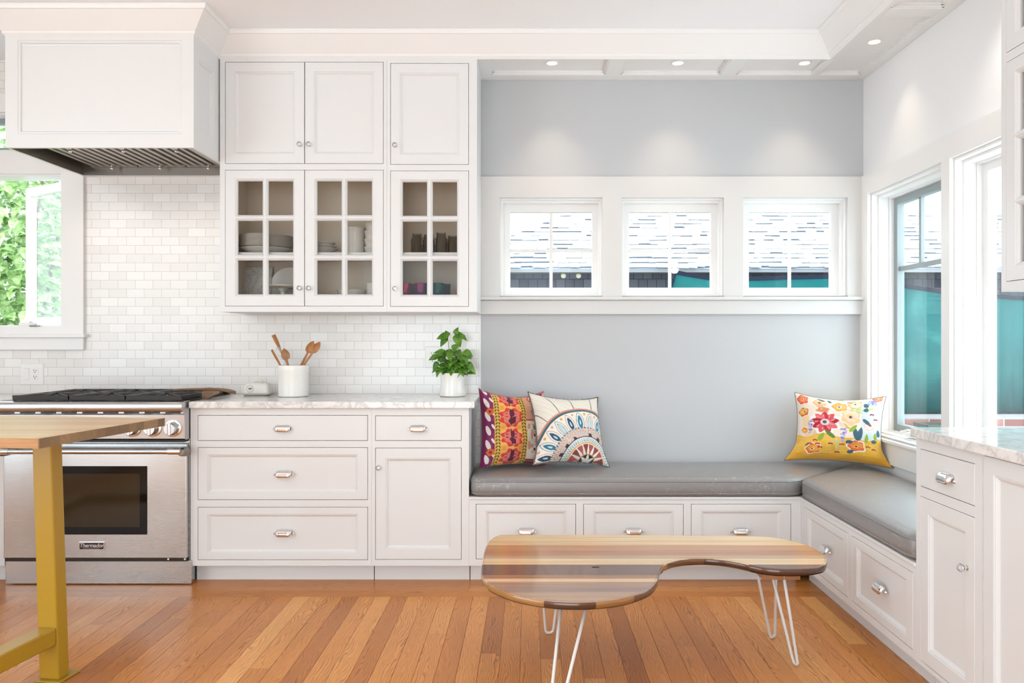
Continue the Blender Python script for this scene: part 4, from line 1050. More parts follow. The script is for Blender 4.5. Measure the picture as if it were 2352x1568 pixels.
for cx_,cy_ in ((-.14,-.48),(.10,-.48),(0,-.72),(-.42,-.5),(-.48,-.40),(-.36,-.60),(.66,-.5),(.78,-.56),(-.60,-.5),(.24,.82),(.74,.42),(.84,.28)):
    for q in (-.035,0,.035): P.ell(cx_+q,cy_-abs(q)*.3,.016,.024,(160,24,60),rot=q*10)
P.line(-.02,-.3,-.01,-.68,.010,(176,214,190)); P.line(-.02,-.38,.09,-.46,.008,(176,214,190)); P.line(-.04,-.40,-.14,-.46,.008,(176,214,190))
pillow('throw_pillow','yellow and white floral throw pillow in the bench corner by the window',P,(1.640,4.155,.730),.228,.186,.09,math.radians(-24),math.radians(-1),math.radians(13),('piping',mat('grey_piping',(.17,.16,.17),.8)),5,srgb(236,180,60),pinch=.10,sag=.08,flare=.42)

# ------------------------------------------------------------------ things on the counter
ZK=.90
def on_counter(px,d): return (bx(px,FPX/d),d,ZK)
cx,cy,_=on_counter(674,4.19); CR=.079
t=thing('utensil_crock','white ceramic crock full of wooden spoons on the counter','crock',(cx,cy,ZK))
m=MB(); m.lathe([(.074,.0008),(.078,.004),(.0785,.13),(.080,.135),(.0805,.163),(.079,.167),(.074,.167),(.072,.16),(.071,.012),(.0,.010)],(cx,cy,ZK),48); obj('pot',m,M['ceramic'],t,smooth='auto')
def spoon(label,base,tip,bw,bl,mt,flat=False,tilt=0.0,name='wooden_spoon',cat='spoon'):
    base=Vector(base); tip=Vector(tip); ax=(tip-base); L=ax.length; ax.normalize()
    face=Vector((math.sin(tilt),-math.cos(tilt),.1)); face=(face-ax*face.dot(ax)).normalized(); sd=ax.cross(face)
    rings=[]; n=12
    hl=L-bl
    for k in range(7):
        q=k/6; r=.0055+.0012*math.sin(q*PI); c=base+ax*hl*q; rings.append([c+sd*r*math.cos(x)+face*r*math.sin(x) for x in np.linspace(0,2*PI,n,endpoint=False)])
    for k in range(1,13):
        q=k/12; w_=bw*(max(.06,math.sin(PI*min(1,.16+q*.84)))**.7) if not flat else bw*(.35+.65*min(1,q*1.6)); th=.0045*(1-.5*q)
        c=base+ax*(hl+bl*q)
        ring=[]
        for x in np.linspace(0,2*PI,n,endpoint=False):
            dish=0 if flat else -.010*math.sin(PI*q)*(1-math.cos(x)**2*1.0)
            ring.append(c+sd*w_*math.cos(x)+face*(th*math.sin(x)+dish))
        rings.append(ring)
    m=MB(); m.loft(rings); t_=thing(name,label,cat,tuple(base),'utensils in the crock'); obj('blade' if flat else 'spoon_body',m,mt,t_,smooth=True); return t_
def up(px,py,d): return (bx(px,FPX/d),d,bz(py,FPX/d))
zb=ZK+.02
spoon('wooden spoon facing forward, left of centre in the white crock',(cx+.02,cy-.045,zb),up(652,800,4.142),.023,.062,plainwood('brown_wood',(.36,.17,.07),(.26,.11,.045),(30,30,6)))
spoon('larger round-bowled wooden spoon, left one of the right-hand pair in the crock',(cx-.035,cy+.012,zb),up(720,783,4.206),.021,.07,M['spoon'],tilt=.3)
spoon('rightmost wooden spoon leaning out of the crock, in front of its pair',(cx-.045,cy-.017,zb),up(735,785,4.169),.019,.07,M['spoon'],tilt=.5)
spoon('tall narrow pointed wooden spatula standing highest in the crock',(cx+.03,cy+.026,zb),up(628,769,4.216),.013,.10,M['spoon'],flat=True,tilt=.9,name='wooden_spatula',cat='spatula').children[0].name
spoon('short flat wooden turner leaning out at the left rim of the crock',(cx+.02,cy-.03,zb),up(624,803,4.158),.012,.12,M['spoon'],flat=True,tilt=-.9,name='wooden_spatula',cat='spatula')
spoon('white rubber spatula leaning left in the crock, beside the wooden turner',(cx+.045,cy+.048,zb),up(641,812,4.240),.014,.07,M['plastic'],flat=True,tilt=-.4,name='rubber_spatula',cat='spatula')
t=thing('wire_whisk','steel wire whisk standing between the wooden utensils in the crock','whisk',(cx+.005,cy,zb),'utensils in the crock')
wt=Vector(up(637,797,4.185)); wb=Vector((cx+.005,cy-.002,zb)); ax=(wt-wb).normalized(); sd=ax.cross(Vector((0,1,0))).normalized(); fw=ax.cross(sd)
m=MB(); m.tube([wb,wb+ax*.10],.005,8); obj('handle',m,M['chrome'],t,smooth=True)
m=MB(); L=(wt-wb).length
for k in range(5):
    q=k*PI/5; d_=sd*math.cos(q)+fw*math.sin(q); m.tube([wb+ax*.1+d_*.004,wb+ax*(L*.55)+d_*.012,wb+ax*(L*.85)+d_*.02,wb+ax*(L*.97)+d_*.012,wb+ax*L,wb+ax*(L*.97)-d_*.012,wb+ax*(L*.85)-d_*.02,wb+ax*(L*.55)-d_*.012,wb+ax*.1-d_*.004],.001,5)
obj('wires',m,M['chrome'],t,smooth=True)

# basil
cx,cy,_=on_counter(1039.5,4.20)
t=thing('potted_basil','bushy green basil plant in a waisted white pot on the counter end','plant',(cx,cy,ZK))
m=MB(); m.lathe([(.066,.0008),(.070,.004),(.0695,.02),(.064,.05),(.0625,.075),(.065,.105),(.069,.126),(.0665,.126),(.062,.10),(.060,.02),(0,.018)],(cx,cy,ZK),48); obj('pot',m,M['ceramic'],t,smooth='auto')
m=MB(); m.lathe([(.063,.112),(.05,.120),(.02,.122),(.0,.122)],(cx,cy,ZK),24); obj('soil',m,M['soil'],t,smooth=True)
def leafmat(name,a,c_):
    m=mat(name,a,.35); n,l,b=NT(m); c=coords(n,l); t_=noise(n,l,c,25,2); r=ramp(n,[(.35,c_),(.65,a)]); l.new(t_.outputs[0],r.inputs[0]); l.new(r.outputs[0],b.inputs['Base Color']); return m
M['basil']=leafmat('basil_leaf',(.14,.31,.03),(.04,.15,.012)); M['stem']=mat('green_stem',(.25,.42,.10),.5)
def leaf(m,base,dr,L,W,up_,curl=.35,n=7):
    base=Vector(base); dr=Vector(dr).normalized(); up_=Vector(up_); sd=dr.cross(up_).normalized(); nn=sd.cross(dr).normalized(); rows=[]
    for k in range(n+1):
        q=k/n; c=base+dr*L*(q-.12*q*q*curl)-nn*L*curl*q*q*.9; w_=W*math.sin(PI*min(1,q**.72))**.8 if 0<q<1 else .0006
        rows.append([c-sd*w_+nn*w_*.22,c-sd*w_*.5+nn*w_*.20,c,c+sd*w_*.5+nn*w_*.20,c+sd*w_+nn*w_*.22])
    m.loft(rows,False,False,False)
rb=random.Random(5)
m=MB(); sp=MB()
stems=[((cx-.01,cy),(1028,772)),((cx+.015,cy-.01),(1053,775)),((cx-.025,cy-.02),(1015,820)),((cx+.03,cy-.02),(1065,822)),((cx,cy-.03),(1040,815)),((cx-.01,cy+.03),(1030,812)),((cx+.02,cy+.03),(1052,806))]
for (bx0,by0),(tx,ty) in stems:
    tp_=Vector(up(tx,ty,4.19+rb.uniform(-.02,.02))); b0=Vector((bx0,by0,ZK+.118)); sp.tube([b0,(b0+tp_)/2+Vector((rb.uniform(-.006,.006),0,0)),tp_],[.0026,.0022,.0014],6)
for k in range(116):
    px=rb.gauss(1040,20); py=rb.uniform(806,852) if k<86 else rb.uniform(830,857); d=4.19+rb.uniform(-.055,.045)
    if abs(px-1040)>38: px=1040+rb.uniform(-36,36)
    p=Vector(up(px,py,d)); q=p-Vector((cx,cy,ZK+.16)); dr=Vector((q.x*1.0+rb.uniform(-.03,.03),q.y-.02+rb.uniform(-.03,.02),rb.uniform(-.045,.03)))
    leaf(m,p-dr.normalized()*.014,dr,rb.uniform(.032,.052),rb.uniform(.015,.021),(rb.uniform(-.2,.2),-.6,.8),rb.uniform(.3,.8))
for (px,py,dx,dz,L,W) in ((1031,772,-.7,.15,.058,.022),(1029,774,-.9,-.55,.058,.020),(1046,768,.35,-.55,.062,.022),(1044,770,.9,.35,.05,.017),(1054,770,.8,-.15,.045,.014),(1030,772,-.2,.7,.03,.012),(1046,768,.1,.6,.035,.013),(1072,838,.9,-.35,.055,.016),(1008,832,-.8,-.5,.045,.016),(1006,820,-.9,.1,.045,.018),(1064,808,.75,-.05,.05,.02),(1040,805,.2,.45,.045,.02),(1022,812,-.5,.3,.05,.02)):
    leaf(m,up(px,py,4.16),(dx,-.35,dz),L*1.05,W*1.15,(0,-.75,.65),.75)
obj('leaves',m,M['basil'],t,smooth=True,merge=False); obj('stem',sp,M['stem'],t,smooth=True)

# butter dish
cx,cy,_=on_counter(592,4.27)
t=thing('butter_dish','covered white butter dish with a round cow emblem behind the range','butter dish',(cx,cy,ZK))
def rr(hx,hy,z,r=.4,n=28):
    return [(cx+hx*math.copysign(abs(math.cos(a))**r,math.cos(a)),cy+hy*math.copysign(abs(math.sin(a))**r,math.sin(a)),ZK+z) for a in [2*PI*k/n for k in range(n)]]
m=MB(); m.loft([rr(.062,.038,.0008),rr(.07,.044,.004),rr(.086,.058,.011),rr(.088,.060,.0135),rr(.084,.056,.0135),rr(.07,.046,.009)]); obj('tray',m,M['dish'],t,smooth='auto')
m=MB(); m.loft([rr(.073,.042,.0095),rr(.073,.042,.018),rr(.068,.038,.05),rr(.062,.033,.062),rr(.048,.022,.068),rr(.02,.01,.0695)]); lid=obj('lid',m,M['dish'],t,smooth=True)
m=MB(); m.tube([(cx-.022,cy,ZK+.064),(cx-.016,cy,ZK+.078),(cx,cy,ZK+.083),(cx+.016,cy,ZK+.078),(cx+.022,cy,ZK+.064)],.005,10); obj('handle',m,M['dish'],lid,smooth=True)
fe=Fr((cx-.028,cy-.0425,ZK+.038),(1,0,0),(0,-1,0))
GP=mat('grey_print',(.16,.14,.13),.5)
m=MB(fe); m.tube([(.018*math.cos(q),.018*math.sin(q),.0004) for q in np.linspace(0,2*PI,33)],.0007,6,False); obj('emblem_ring',m,GP,lid)
m=MB(fe); m.loft([[(x*.0009,y*.0009,z) for x,y in ((-9,4),(-6,5),(5,5),(8,6),(11,3),(9,0),(6,0),(5,-7),(3,-7),(3,-2),(-4,-2),(-5,-7),(-7,-7),(-7,0))] for z in (-.0012,.0008)]); obj('emblem_cow',m,GP,lid)
# carved wooden spoon lying at the cooktop edge
t=thing('wooden_scoop','dark worn wooden scoop lying where the range meets the counter','scoop',(-1.58,4.02,ZK))
m=MB(); P0=[(.5,-.0)]; rings=[]
for k in range(13):
    q=k/12; x=-1.665+.165*q; w_=.017+.022*math.sin(PI*min(1,q*.9))*(.4+.6*q) if q<.98 else .006; z=ZK+.050-.014*q+.010*math.sin(q*PI); yc=3.985+.02*q
    rings.append([(x,yc+w_*math.cos(a),z+(.006*math.sin(a) if math.sin(a)>0 else .012*math.sin(a))-(.008*(1-abs(math.cos(a))) if math.sin(a)>0 and q>.3 else 0)) for a in [2*PI*j/14 for j in range(14)]])
m.loft(rings); obj('bowl',m,M['spoon2'],t,smooth=True)
m=MB(); m.tube([(-1.655,3.985,ZK+.050),(-1.70,3.98,ZK+.050),(-1.80,3.97,ZK+.0475)],[.008,.007,.006],8); m.loft([[(x,3.975,a_),(x,4.017,a_),(x,4.014,b2),(x,3.978,b2)] for x,a_,b2 in ((-1.66,ZK+.006,ZK+.05),(-1.652,ZK+.001,ZK+.056),(-1.63,ZK+.002,ZK+.056),(-1.60,ZK+.022,ZK+.053),(-1.57,ZK+.032,ZK+.05))]); obj('handle',m,M['spoon2'],t,smooth='auto')

# outlets
def plate(name,label,u0,u1,v0,v1):
    t=thing(name,label,'outlet' if 'outlet' in name else 'switch',((u0+u1)/2,D,(v0+v1)/2)); m=MB(F); m.rectloft(u0,u1,v0,v1,[(0,.0003),(0,.003),(.003,.006)]); obj('cover_plate',m,M['plastic'],t); return t
def receptacle(t,u,v):
    m=MB(F); m.rectloft(u-.017,u+.017,v-.034,v+.034,[(0,.006),(0,.0075),(.001,.008)]); r=obj('receptacle',m,M['plastic'],t)
    m=MB(F)
    for dv in (-.017,.017):
        m.box(u-.0075,u-.0050,v+dv+.000,v+dv+.009,.0079,.0084); m.box(u+.0050,u+.0075,v+dv+.000,v+dv+.008,.0079,.0084); m.lathe([(.0028,.0079),(.0028,.0085)],(u,v+dv-.006,0),10)
    obj('slot',m,M['dark'],r)
t=plate('wall_outlet','white wall outlet on the tiles behind the basil',bx(977,SD),bx(1010.5,SD),bz(844,SD),bz(795,SD)); receptacle(t,bx(993.5,SD),bz(819.5,SD))
t=plate('wall_switch','white double plate with rocker switch and outlet above the range',bx(48,SD),bx(101,SD),bz(883.5,SD),bz(834,SD)); receptacle(t,bx(82.5,SD),bz(859,SD))
m=MB(F); u=bx(62,SD); v=bz(859,SD); m.add([(u-.017,v-.034,.006),(u+.017,v-.034,.006),(u+.017,v+.034,.006),(u-.017,v+.034,.006),(u-.015,v-.032,.0075),(u+.015,v-.032,.0075),(u+.015,v+.032,.0125),(u-.015,v+.032,.0125)],[(0,1,5,4),(1,2,6,5),(2,3,7,6),(3,0,4,7),(4,5,6,7)]); obj('rocker',m,M['plastic'],t)

# ------------------------------------------------------------------ crockery in the wall cabinets
ZSH=1.6555; DI=4.205; SI=FPX/DI; ZFL=Z(716)+.0217
def one(name,label,cat,mb,mt,loc,group,smooth='auto'): return tag(obj(name,mb,mt,loc=loc,smooth=smooth),label,cat,group)
px0=bx(611,SI)
m=MB(); m.lathe([(.06,0),(.085,.003),(.125,.026),(.138,.031),(.1385,.033),(.12,.029),(.08,.009),(0,.008)],(px0,DI,ZSH),48)
one('serving_bowl','wide shallow white bowl under the stack of dinner plates','bowl',m,M['dish'],(px0,DI,ZSH),'white crockery')
prof_p=[(.075,0),(.085,.002),(.136,.010),(.140,.0125),(.136,.0125),(.085,.0065),(0,.006)]
m=MB(); m.lathe(prof_p,(px0,DI,ZSH+.0335),48)
first=one('dinner_plate','white dinner plate in the tall stack behind the left glass door','plate',m,M['dish'],(px0,DI,ZSH+.0335),'stacked white dinner plates')
for k in range(1,8): dup(first,(px0+random.uniform(-.003,.003),DI,ZSH+.0335+k*.0078))
x=bx(738,SI)
for k in range(3):
    m=MB(); r=.088-.006*k; m.lathe([(.04,0),(.045,.004),(r*.8,.024),(r,.032),(r*.99,.034),(r*.75,.027),(.03,.008),(0,.008)],(x,DI,ZSH+k*.016),40)
    one('soup_bowl',('widest white soup bowl, bottom of the small bowl stack','white soup bowl in the middle of the small bowl stack','smallest white soup bowl on top of the small bowl stack')[k],'bowl',m,M['dish'],(x,DI,ZSH+k*.016),'white bowls on the shelf')
def fluted(r0,r1,h,c,n=60):
    m=MB(); prof=[(r0,0),(r0,.004),(r0*1.0+(r1-r0)*.85,h-.010),(r1,h-.008),(r1,h),(r1-.004,h),(r1-.008,h-.01),(r0-.004,.006)]
    rings=[]
    for i,(r,z) in enumerate(prof): rings.append([(c[0]+(r-(.0012 if k%2 and 0<i<3 else 0))*math.cos(2*PI*k/n),c[1]+(r-(.0012 if k%2 and 0<i<3 else 0))*math.sin(2*PI*k/n),c[2]+z) for k in range(n)])
    m.loft(rings); return m
x=bx(814,SI)
for k,l_ in enumerate(('large fluted white ramekin under another on the shelf','large fluted white ramekin stacked on top of its twin')):
    one('ramekin',l_,'ramekin',fluted(.050,.054,.074,(x,DI+.02,ZSH+k*.0745)),M['dish'],(x,DI+.02,ZSH+k*.0745),'fluted ramekins')
x=bx(857,SI)
for k in range(4):
    p=(x+(.0 if k<3 else .005),DI-.02,ZSH+k*.042)
    one('small_ramekin',('small white cup at the bottom of the right-hand cup stack','second small white cup from the bottom of the right-hand stack','third small white cup up in the right-hand stack','topmost small white cup in the right-hand stack')[k],'ramekin',fluted(.036,.042,.0415,p,40),M['dish'],p,'small stacked cups')
jl=('leftmost glass jar with clip lid in the narrow cabinet','second glass jar from the left in the narrow cabinet','third glass jar from the left in the narrow cabinet','rightmost glass jar in the narrow cabinet')
for k,px in enumerate((958,985,1013,1040)):
    dd=DI+(.02,-.03,.0,.04)[k]; x=bx(px,FPX/dd); h=(.118,.105,.12,.11)[k]
    t=thing('glass_jar',jl[k],'jar',(x,dd,ZSH),'glass jars'); m=MB(); m.lathe([(.030,.0005),(.0335,.005),(.0335,h-.035),(.026,h-.018),(.026,h-.004),(.028,h-.002),(.028,h),(.0245,h),(.0235,h-.02),(.031,h-.037),(.031,.007),(0,.006)],(x,dd,ZSH),28); obj('jar_body',m,M['jar'],t,smooth='auto')
    m=MB(); m.tube([(x-.029,dd,ZSH+h-.012),(x-.036,dd-.006,ZSH+h-.03),(x-.033,dd-.01,ZSH+h-.055)],.0013,6); m.tube([(x+.029,dd,ZSH+h-.012),(x+.036,dd-.006,ZSH+h-.03),(x+.033,dd-.01,ZSH+h-.055)],.0013,6); obj('wire_clip',m,M['chrome'],t)
cup=[((.58,.07,.26),930,'pink anodised metal tumbler, leftmost behind the narrow glass door'),((.40,.16,.30),948,'mauve metal tumbler second from the left, behind the narrow glass door'),((.34,.09,.36),967,'purple metal tumbler third from the left, behind the narrow glass door'),((.13,.07,.28),984,'dark violet metal tumbler beside the purple one'),((.03,.20,.27),1005,'teal blue metal tumbler behind the right column of panes'),((.03,.13,.14),1021,'dark green metal tumbler, rightmost and half behind the teal one')]
for k,(c,px,l_) in enumerate(cup):
    dd=4.10+.078*(k%2); x=bx(px,FPX/dd); m=MB(); m.lathe([(.025,.0005),(.027,.003),(.033,.128),(.0345,.130),(.033,.131),(.0315,.126),(.025,.006),(0,.006)],(x,dd,ZFL),28)
    one('tumbler',l_,'cup',m,mat('anodised_%d'%k,c,.22,.85),(x,dd,ZFL),'metal tumblers')
# cake stand, marble board, platter and dishes on the cabinet floor
x=bx(650,SI); t=thing('cake_stand','white cake stand on the cabinet floor behind the left glass door','cake stand',(x,DI,ZFL))
m=MB(); m.lathe([(.05,.0005),(.055,.004),(.03,.012),(.014,.03),(.013,.09),(.03,.110),(0,.110)],(x,DI,ZFL),32); obj('foot',m,M['dish'],t,smooth='auto')
m=MB(); m.lathe([(.03,.1105),(.10,.113),(.112,.120),(.113,.124),(.108,.124),(.02,.119),(0,.119)],(x,DI,ZFL),40); obj('plate',m,M['ceramic'],t,smooth='auto')
def lean_slab(name,label,cat,mt,mb_pts,y0,y1,h,th): pass
m=MB(); xa=bx(527,SI); xb=bx(606,SI)
m.loft([[(xa,4.30,ZFL+.0005),(xb,4.30,ZFL+.0005),(xb,4.318,ZFL+.0025),(xa,4.318,ZFL+.0025)],[(xa,4.345,ZFL+.24),(xb,4.345,ZFL+.24),(xb,4.363,ZFL+.242),(xa,4.363,ZFL+.242)]])
o=obj('marble_board',m,marble('marble_board_stone',2.2),loc=((xa+xb)/2,4.33,ZFL),bev=.004); tag(o,'grey marble board leaning at the back of the left glass cabinet','board')
m=MB(); xc=bx(668,FPX/4.34); rings=[]
for r,dz in ((.03,.0),(.085,.0),(.115,.010),(.118,.012),(.085,.005),(.02,.004)):
    rings.append([(xc+r*math.cos(a),4.352-(.119+r*math.sin(a)-.12)*0-dz+ .0*a-(.119-(r*math.sin(a)+.119)/2)*.08,ZFL+.119+r*math.sin(a)) for a in [2*PI*k/40 for k in range(40)]])
m.loft(rings); o=obj('platter',m,M['dish'],loc=(xc,4.34,ZFL),smooth='auto'); tag(o,'round white platter leaning behind the cake stand','plate','white crockery')
x=bx(808,SI); m=MB(); m.lathe([(.05,.0005),(.06,.004),(.075,.09),(.079,.102),(.075,.103),(.07,.09),(.05,.01),(0,.008)],(x,DI,ZFL),40); one('oval_dish','low white dish on the floor of the middle glass cabinet','dish',m,M['dish'],(x,DI,ZFL),'white crockery')
x=bx(862,SI); m=MB(); m.lathe([(.03,.0005),(.036,.004),(.040,.13),(.042,.135),(.038,.135),(.034,.01),(0,.009)],(x,DI-.03,ZFL),32); one('mug','tall white cup beside the low dish in the middle glass cabinet','cup',m,M['dish'],(x,DI-.03,ZFL),'white crockery')

# ------------------------------------------------------------------ recessed spotlights
sl=('leftmost recessed ceiling spotlight above the small windows','middle recessed ceiling spotlight above the small windows','rightmost of the three recessed spotlights above the small windows','recessed ceiling spotlight above the right-hand window')
for k,(x,y) in enumerate(((bx(1268,432.3),4.164),(bx(1557,432.3),4.164),(bx(1848,432.3),4.164),(1.705,3.868))):
    t=thing('recessed_spotlight',sl[k],'light',(x,y,ZS+.02),'recessed spotlights'); z=ZS+.02
    m=MB(); m.lathe([(.036,-.0002),(.036,-.004),(.030,-.006),(.026,-.004),(.024,-.0005)],(x,y,z),32); obj('trim_ring',m,M['trim'],t,smooth='auto')
    m=MB(); m.lathe([(.024,-.001),(.02,-.0035),(0,-.0042)],(x,y,z),24); obj('bulb',m,M['bulb'],t)
    spot('spot_beam',(x,y,z-.014),(x,y+.05,1.6) if k<3 else (x+.04,y,1.6),(8 if k<3 else 4.5),math.radians(78),1.0,(1,.82,.62),.015)
for k,(x,y) in enumerate(((1.70,2.9),(-2.4,1.4),(-.8,1.2),(.6,1.2))):
    zz=ZS if k==0 else ZC
    spot('kitchen_downlight',(x,y,zz-.02),(x,y+(.0 if k==0 else .35),0),(8 if k==0 else 10),math.radians(120),.8,(1,.93,.84),.05)
spot('hood_light',(-2.3,4.05,2.11),(-2.3,4.2,.9),1.6,math.radians(130),.8,(1,.86,.68),.02)
spot('hood_light',(-1.8,4.05,2.11),(-1.8,4.2,.9),1.6,math.radians(130),.8,(1,.86,.68),.02)

# ------------------------------------------------------------------ outside
def screenmat():
    m=mat('green_screen_cloth',(.03,.14,.145),.9,0,Specular_IOR_Level=0.0); n,l,b=NT(m); c=coords(n,l,(1,1,1)); t_=noise(n,l,c,1.5,3,.6,.5)
    r=ramp(n,[(.3,(.011,.088,.093)),(.6,(.020,.125,.126)),(.78,(.06,.23,.21))]); l.new(t_.outputs[0],r.inputs[0])
    c2=coords(n,l,(3,3,140)); t2=noise(n,l,c2,2,2); r2=ramp(n,[(.35,(.85,.85,.85)),(.65,(1.05,1.05,1.05))]); l.new(t2.outputs[0],r2.inputs[0])
    l.new(mixc(n,l,None,r.outputs[0],r2.outputs[0],'MULTIPLY',1),b.inputs['Base Color']); return m
M['screen']=screenmat()
YS=7.0; ss=FPX/YS
xs=[bx(1541,ss)]+list(np.linspace(bx(1552,ss),6.6,60)); topz=[]
def tz(px):
    pts=[(1541,656),(1548,621),(1580,628),(1640,638),(1720,636),(1780,634),(1900,631),(1960,634),(2076,655),(2180,669),(2267,676),(2352,681),(3200,690)]
    for (a,p),(b_,q) in zip(pts,pts[1:]):
        if a<=px<=b_: return p+(q-p)*(px-a)/(b_-a)
    return 690
t=thing('privacy_screen','teal fabric privacy screen with black hem outside the windows','screen',(4,YS,0))
m=MB(); hm=MB(); rings=[];hr=[]
for i,x in enumerate(xs):
    px=VX+x*ss; z1=bz(tz(px),ss); yy=YS+.03*math.sin(x*3.1)+.02*math.sin(x*7)
    rings.append([(x,yy,.555),(x,yy+.01,(z1+.555)/2),(x,yy,z1),(x,yy+.006,z1),(x,yy+.016,(z1+.555)/2),(x,yy+.006,.555)])
    hr.append([(x,yy-.004,z1-.03),(x,yy-.004,z1+.004),(x,yy+.01,z1+.004),(x,yy+.01,z1-.03)])
m.loft(rings); hm.loft(hr); obj('cloth',m,M['screen'],t,smooth=True); obj('hem',hm,M['screen_hem'],t)
m=MB()
for x in (1.33,3.2,5.0,6.5): m.tube([(x,YS+.05,.0),(x,YS+.05,bz(tz(VX+x*ss),ss)+.03)],.02,8)
obj('post',m,M['siding_trim'],t)
m=MB(); m.sphere((xs[0]+.03,YS-.02,bz(622,ss)),.035,10,6,(1,.6,.8)); obj('knot',m,M['plastic'],t)
def brickmat():
    m=mat('red_brick',(.3,.12,.09),.9,0,Specular_IOR_Level=0.1); n,l,b=NT(m)
    tc=n.new('ShaderNodeTexCoord'); se=n.new('ShaderNodeSeparateXYZ'); cb=n.new('ShaderNodeCombineXYZ'); l.new(tc.outputs['Object'],se.inputs[0]); l.new(se.outputs[0],cb.inputs[0]); l.new(se.outputs[2],cb.inputs[1])
    br=n.new('ShaderNodeTexBrick'); l.new(cb.outputs[0],br.inputs['Vector']); br.inputs['Scale'].default_value=1; br.inputs['Brick Width'].default_value=.21; br.inputs['Row Height'].default_value=.07; br.inputs['Mortar Size'].default_value=.006
    br.inputs['Color1'].default_value=(.22,.085,.075,1); br.inputs['Color2'].default_value=(.36,.17,.15,1); br.inputs['Mortar'].default_value=(.36,.34,.35,1); l.new(br.outputs['Color'],b.inputs['Base Color']); return m
M['brick']=brickmat()
m=MB(); m.box(1.6,7.2,6.6,6.95,-.3,.545); o=obj('garden_wall',m,M['brick'],loc=(4,6.8,-.3)); tag(o,'low red brick garden wall under the teal screen','wall')
m=MB(); m.loft([[(3.32+a*s,6.40+b_*s,z) for a,b_ in ((-1,-1),(1,-1),(1,1),(-1,1))] for s,z in ((.09,-.3),(.12,.50),(.125,.52),(.10,.52),(.095,.46))]); o=obj('planter_box',m,mat('grey_green_planter',(.10,.115,.10),.7),loc=(3.32,6.4,-.3)); tag(o,'dark square planter in front of the brick garden wall','planter')
m=MB(); m.box(-14,14,D+.3,20,-.4,-.3); o=struct('ground',m,mat('garden_ground',(.28,.27,.24),.9))
# neighbour house
YH=7.7; sh=FPX/YH
t=thing('neighbour_house','grey shingled neighbour house with a pale shake roof beyond the fence','house',(4,YH,-.3))
def shingle():
    m=mat('grey_shingle_siding',(.06,.06,.07),.9,0,Specular_IOR_Level=0.0); n,l,b=NT(m)
    tc=n.new('ShaderNodeTexCoord'); se=n.new('ShaderNodeSeparateXYZ'); cb=n.new('ShaderNodeCombineXYZ'); l.new(tc.outputs['Object'],se.inputs[0]); l.new(se.outputs[0],cb.inputs[0]); l.new(se.outputs[2],cb.inputs[1])
    br=n.new('ShaderNodeTexBrick'); l.new(cb.outputs[0],br.inputs['Vector']); br.inputs['Scale'].default_value=1; br.inputs['Brick Width'].default_value=.09; br.inputs['Row Height'].default_value=.10; br.inputs['Mortar Size'].default_value=.0025
    br.inputs['Color1'].default_value=(.115,.115,.14,1); br.inputs['Color2'].default_value=(.17,.17,.20,1); br.inputs['Mortar'].default_value=(.035,.035,.05,1); l.new(br.outputs['Color'],b.inputs['Base Color']); return m
M['shingle']=shingle(); M['shake']=plainwood('pale_cedar_shake',(.80,.80,.80),(.62,.64,.68),(3,3,3),.8); M['under']=mat('roof_underlay',(.45,.50,.58),.9)
ze=bz(620,FPX/7.45)
m=MB(); m.box(-.75,9,YH,YH+3,-.3,ze+.06); obj('wall',m,M['shingle'],t)
m=MB(); m.box(-.95,9.2,7.43,7.46,bz(626,sh*1.03),ze+.005); m.box(-.95,9.2,7.46,YH,bz(626,sh*1.03)+.01,bz(626,sh*1.03)+.03); obj('fascia',m,M['siding_trim'],t)
sl_=math.radians(33); rows=13; run=.098
m=MB(); ctop=ze+.01
m.loft([[(-.95+rows*run*0,7.42,ctop),(9.2,7.42,ctop),(9.2,7.44,ctop-.02),(-.95,7.44,ctop-.02)],[(-.95+1.35,7.42+rows*run*math.cos(sl_),ctop+rows*run*math.sin(sl_)),(9.2,7.42+rows*run*math.cos(sl_),ctop+rows*run*math.sin(sl_)),(9.2,7.46+rows*run*math.cos(sl_),ctop+rows*run*math.sin(sl_)-.03),(-.95+1.35,7.46+rows*run*math.cos(sl_),ctop+rows*run*math.sin(sl_)-.03)]])
rf=obj('roof',m,M['under'],t)
m=MB(); rg=random.Random(4)
for r in range(rows):
    x=-.98+1.35*r/rows+.03
    while x<9.2:
        wd=rg.uniform(.07,.2); s0=r*run+rg.uniform(-.02,.02); s1=(r+1)*run-rg.uniform(.012,.024); up0=.021+rg.uniform(0,.012); up1=.006
        q=lambda s,u_: (7.42+s*math.cos(sl_)-u_*math.sin(sl_), ctop+s*math.sin(sl_)+u_*math.cos(sl_))
        x1=x+wd-.004; j=rg.uniform(-.006,.006)
        vs=[(x,*q(s0,up0)),(x1,*q(s0+j,up0)),(x1,*q(s1,up1+.012)),(x,*q(s1,up1+.012)),(x,*q(s0,up0-.012)),(x1,*q(s0+j,up0-.012)),(x1,*q(s1,up1)),(x,*q(s1,up1))]
        m.add(vs,[(0,1,2,3),(4,7,6,5),(0,4,5,1),(1,5,6,2),(2,6,7,3),(3,7,4,0)]); x+=wd
obj('shakes',m,M['shake'],rf,merge=False)
o=thing('garden_lantern','left pale globe lantern under the neighbour eave','lantern',up(1294,633,7.56),'globe lanterns'); M['globe']=mat('pale_globe',(.75,.72,.5),.5)
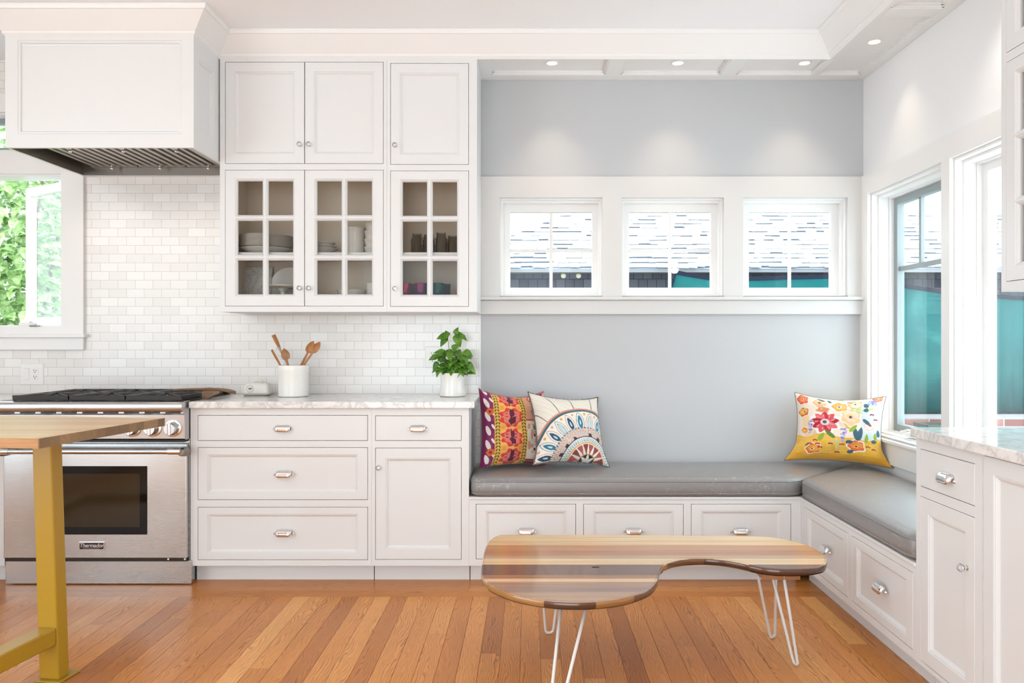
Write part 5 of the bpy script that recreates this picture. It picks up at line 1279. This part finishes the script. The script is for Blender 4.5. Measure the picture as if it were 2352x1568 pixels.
for i,(px,l_) in enumerate(((1294,'left pale globe lantern under the neighbour eave'),(1329,'right pale globe lantern under the neighbour eave'))):
    g=o if i==0 else thing('garden_lantern',l_,'lantern',up(px,633,7.56),'globe lanterns')
    c=up(px,633,7.56); m=MB(); m.sphere(c,.026,14,10); obj('globe',m,M['globe'],g,smooth=True); m=MB(); m.tube([(c[0],c[1],c[2]+.022),(c[0],c[1],bz(626,sh*1.03)+.0103)],.003,6); obj('cord',m,M['dark'],g)
# garden shrubs outside the left window
M['gleaf']=leafmat('garden_leaf',(.44,.60,.27),(.20,.36,.11)); M['gleaf2']=leafmat('pale_garden_leaf',(.62,.72,.52),(.38,.52,.32)); M['bark']=mat('shrub_bark',(.16,.11,.08),.9)
def shrub(label,c,rad,n,mt,seed,L):
    r=random.Random(seed); t=thing('garden_shrub',label,'shrub',(c[0],c[1],-.3),'garden shrubs'); m=MB(); b_=MB()
    for k in range(n):
        a=r.uniform(0,2*PI); e=r.uniform(-1,1); q=r.random()**.4; p=(c[0]+rad[0]*q*math.cos(a)*math.sqrt(1-e*e),c[1]+rad[1]*q*math.sin(a)*math.sqrt(1-e*e),c[2]+rad[2]*q*e)
        d=(math.cos(a)+r.uniform(-.7,.7),math.sin(a)*.5-.3+r.uniform(-.7,.7),r.uniform(-.6,.7)); leaf(m,p,d,r.uniform(.6,1.2)*L,L*r.uniform(.16,.28),(r.uniform(-.3,.3),-.4,.8),r.uniform(.2,.7),4)
    for k in range(6):
        a=r.uniform(0,2*PI); b_.tube([(c[0],c[1],-.3),(c[0]+rad[0]*.3*math.cos(a),c[1]+.2*math.sin(a),c[2]*.5),(c[0]+rad[0]*.8*math.cos(a),c[1]+rad[1]*.6*math.sin(a),c[2]+rad[2]*.6)],[.03,.022,.008],7)
    obj('foliage',m,mt,t,merge=False); obj('branches',b_,M['bark'],t)
shrub('tall leafy garden shrub outside the left kitchen window',(-5.05,7.6,2.0),(.72,.6,1.5),1500,M['gleaf'],1,.19)
shrub('pale green garden tree crown far outside the left kitchen window, behind the nearer shrubs',(-6.3,10.3,2.4),(1.5,.9,2.4),3800,M['gleaf2'],2,.22)
shrub('low bushy shrub at the foot of the left kitchen window view',(-3.9,6.2,.45),(.75,.45,.55),700,M['gleaf'],3,.13)
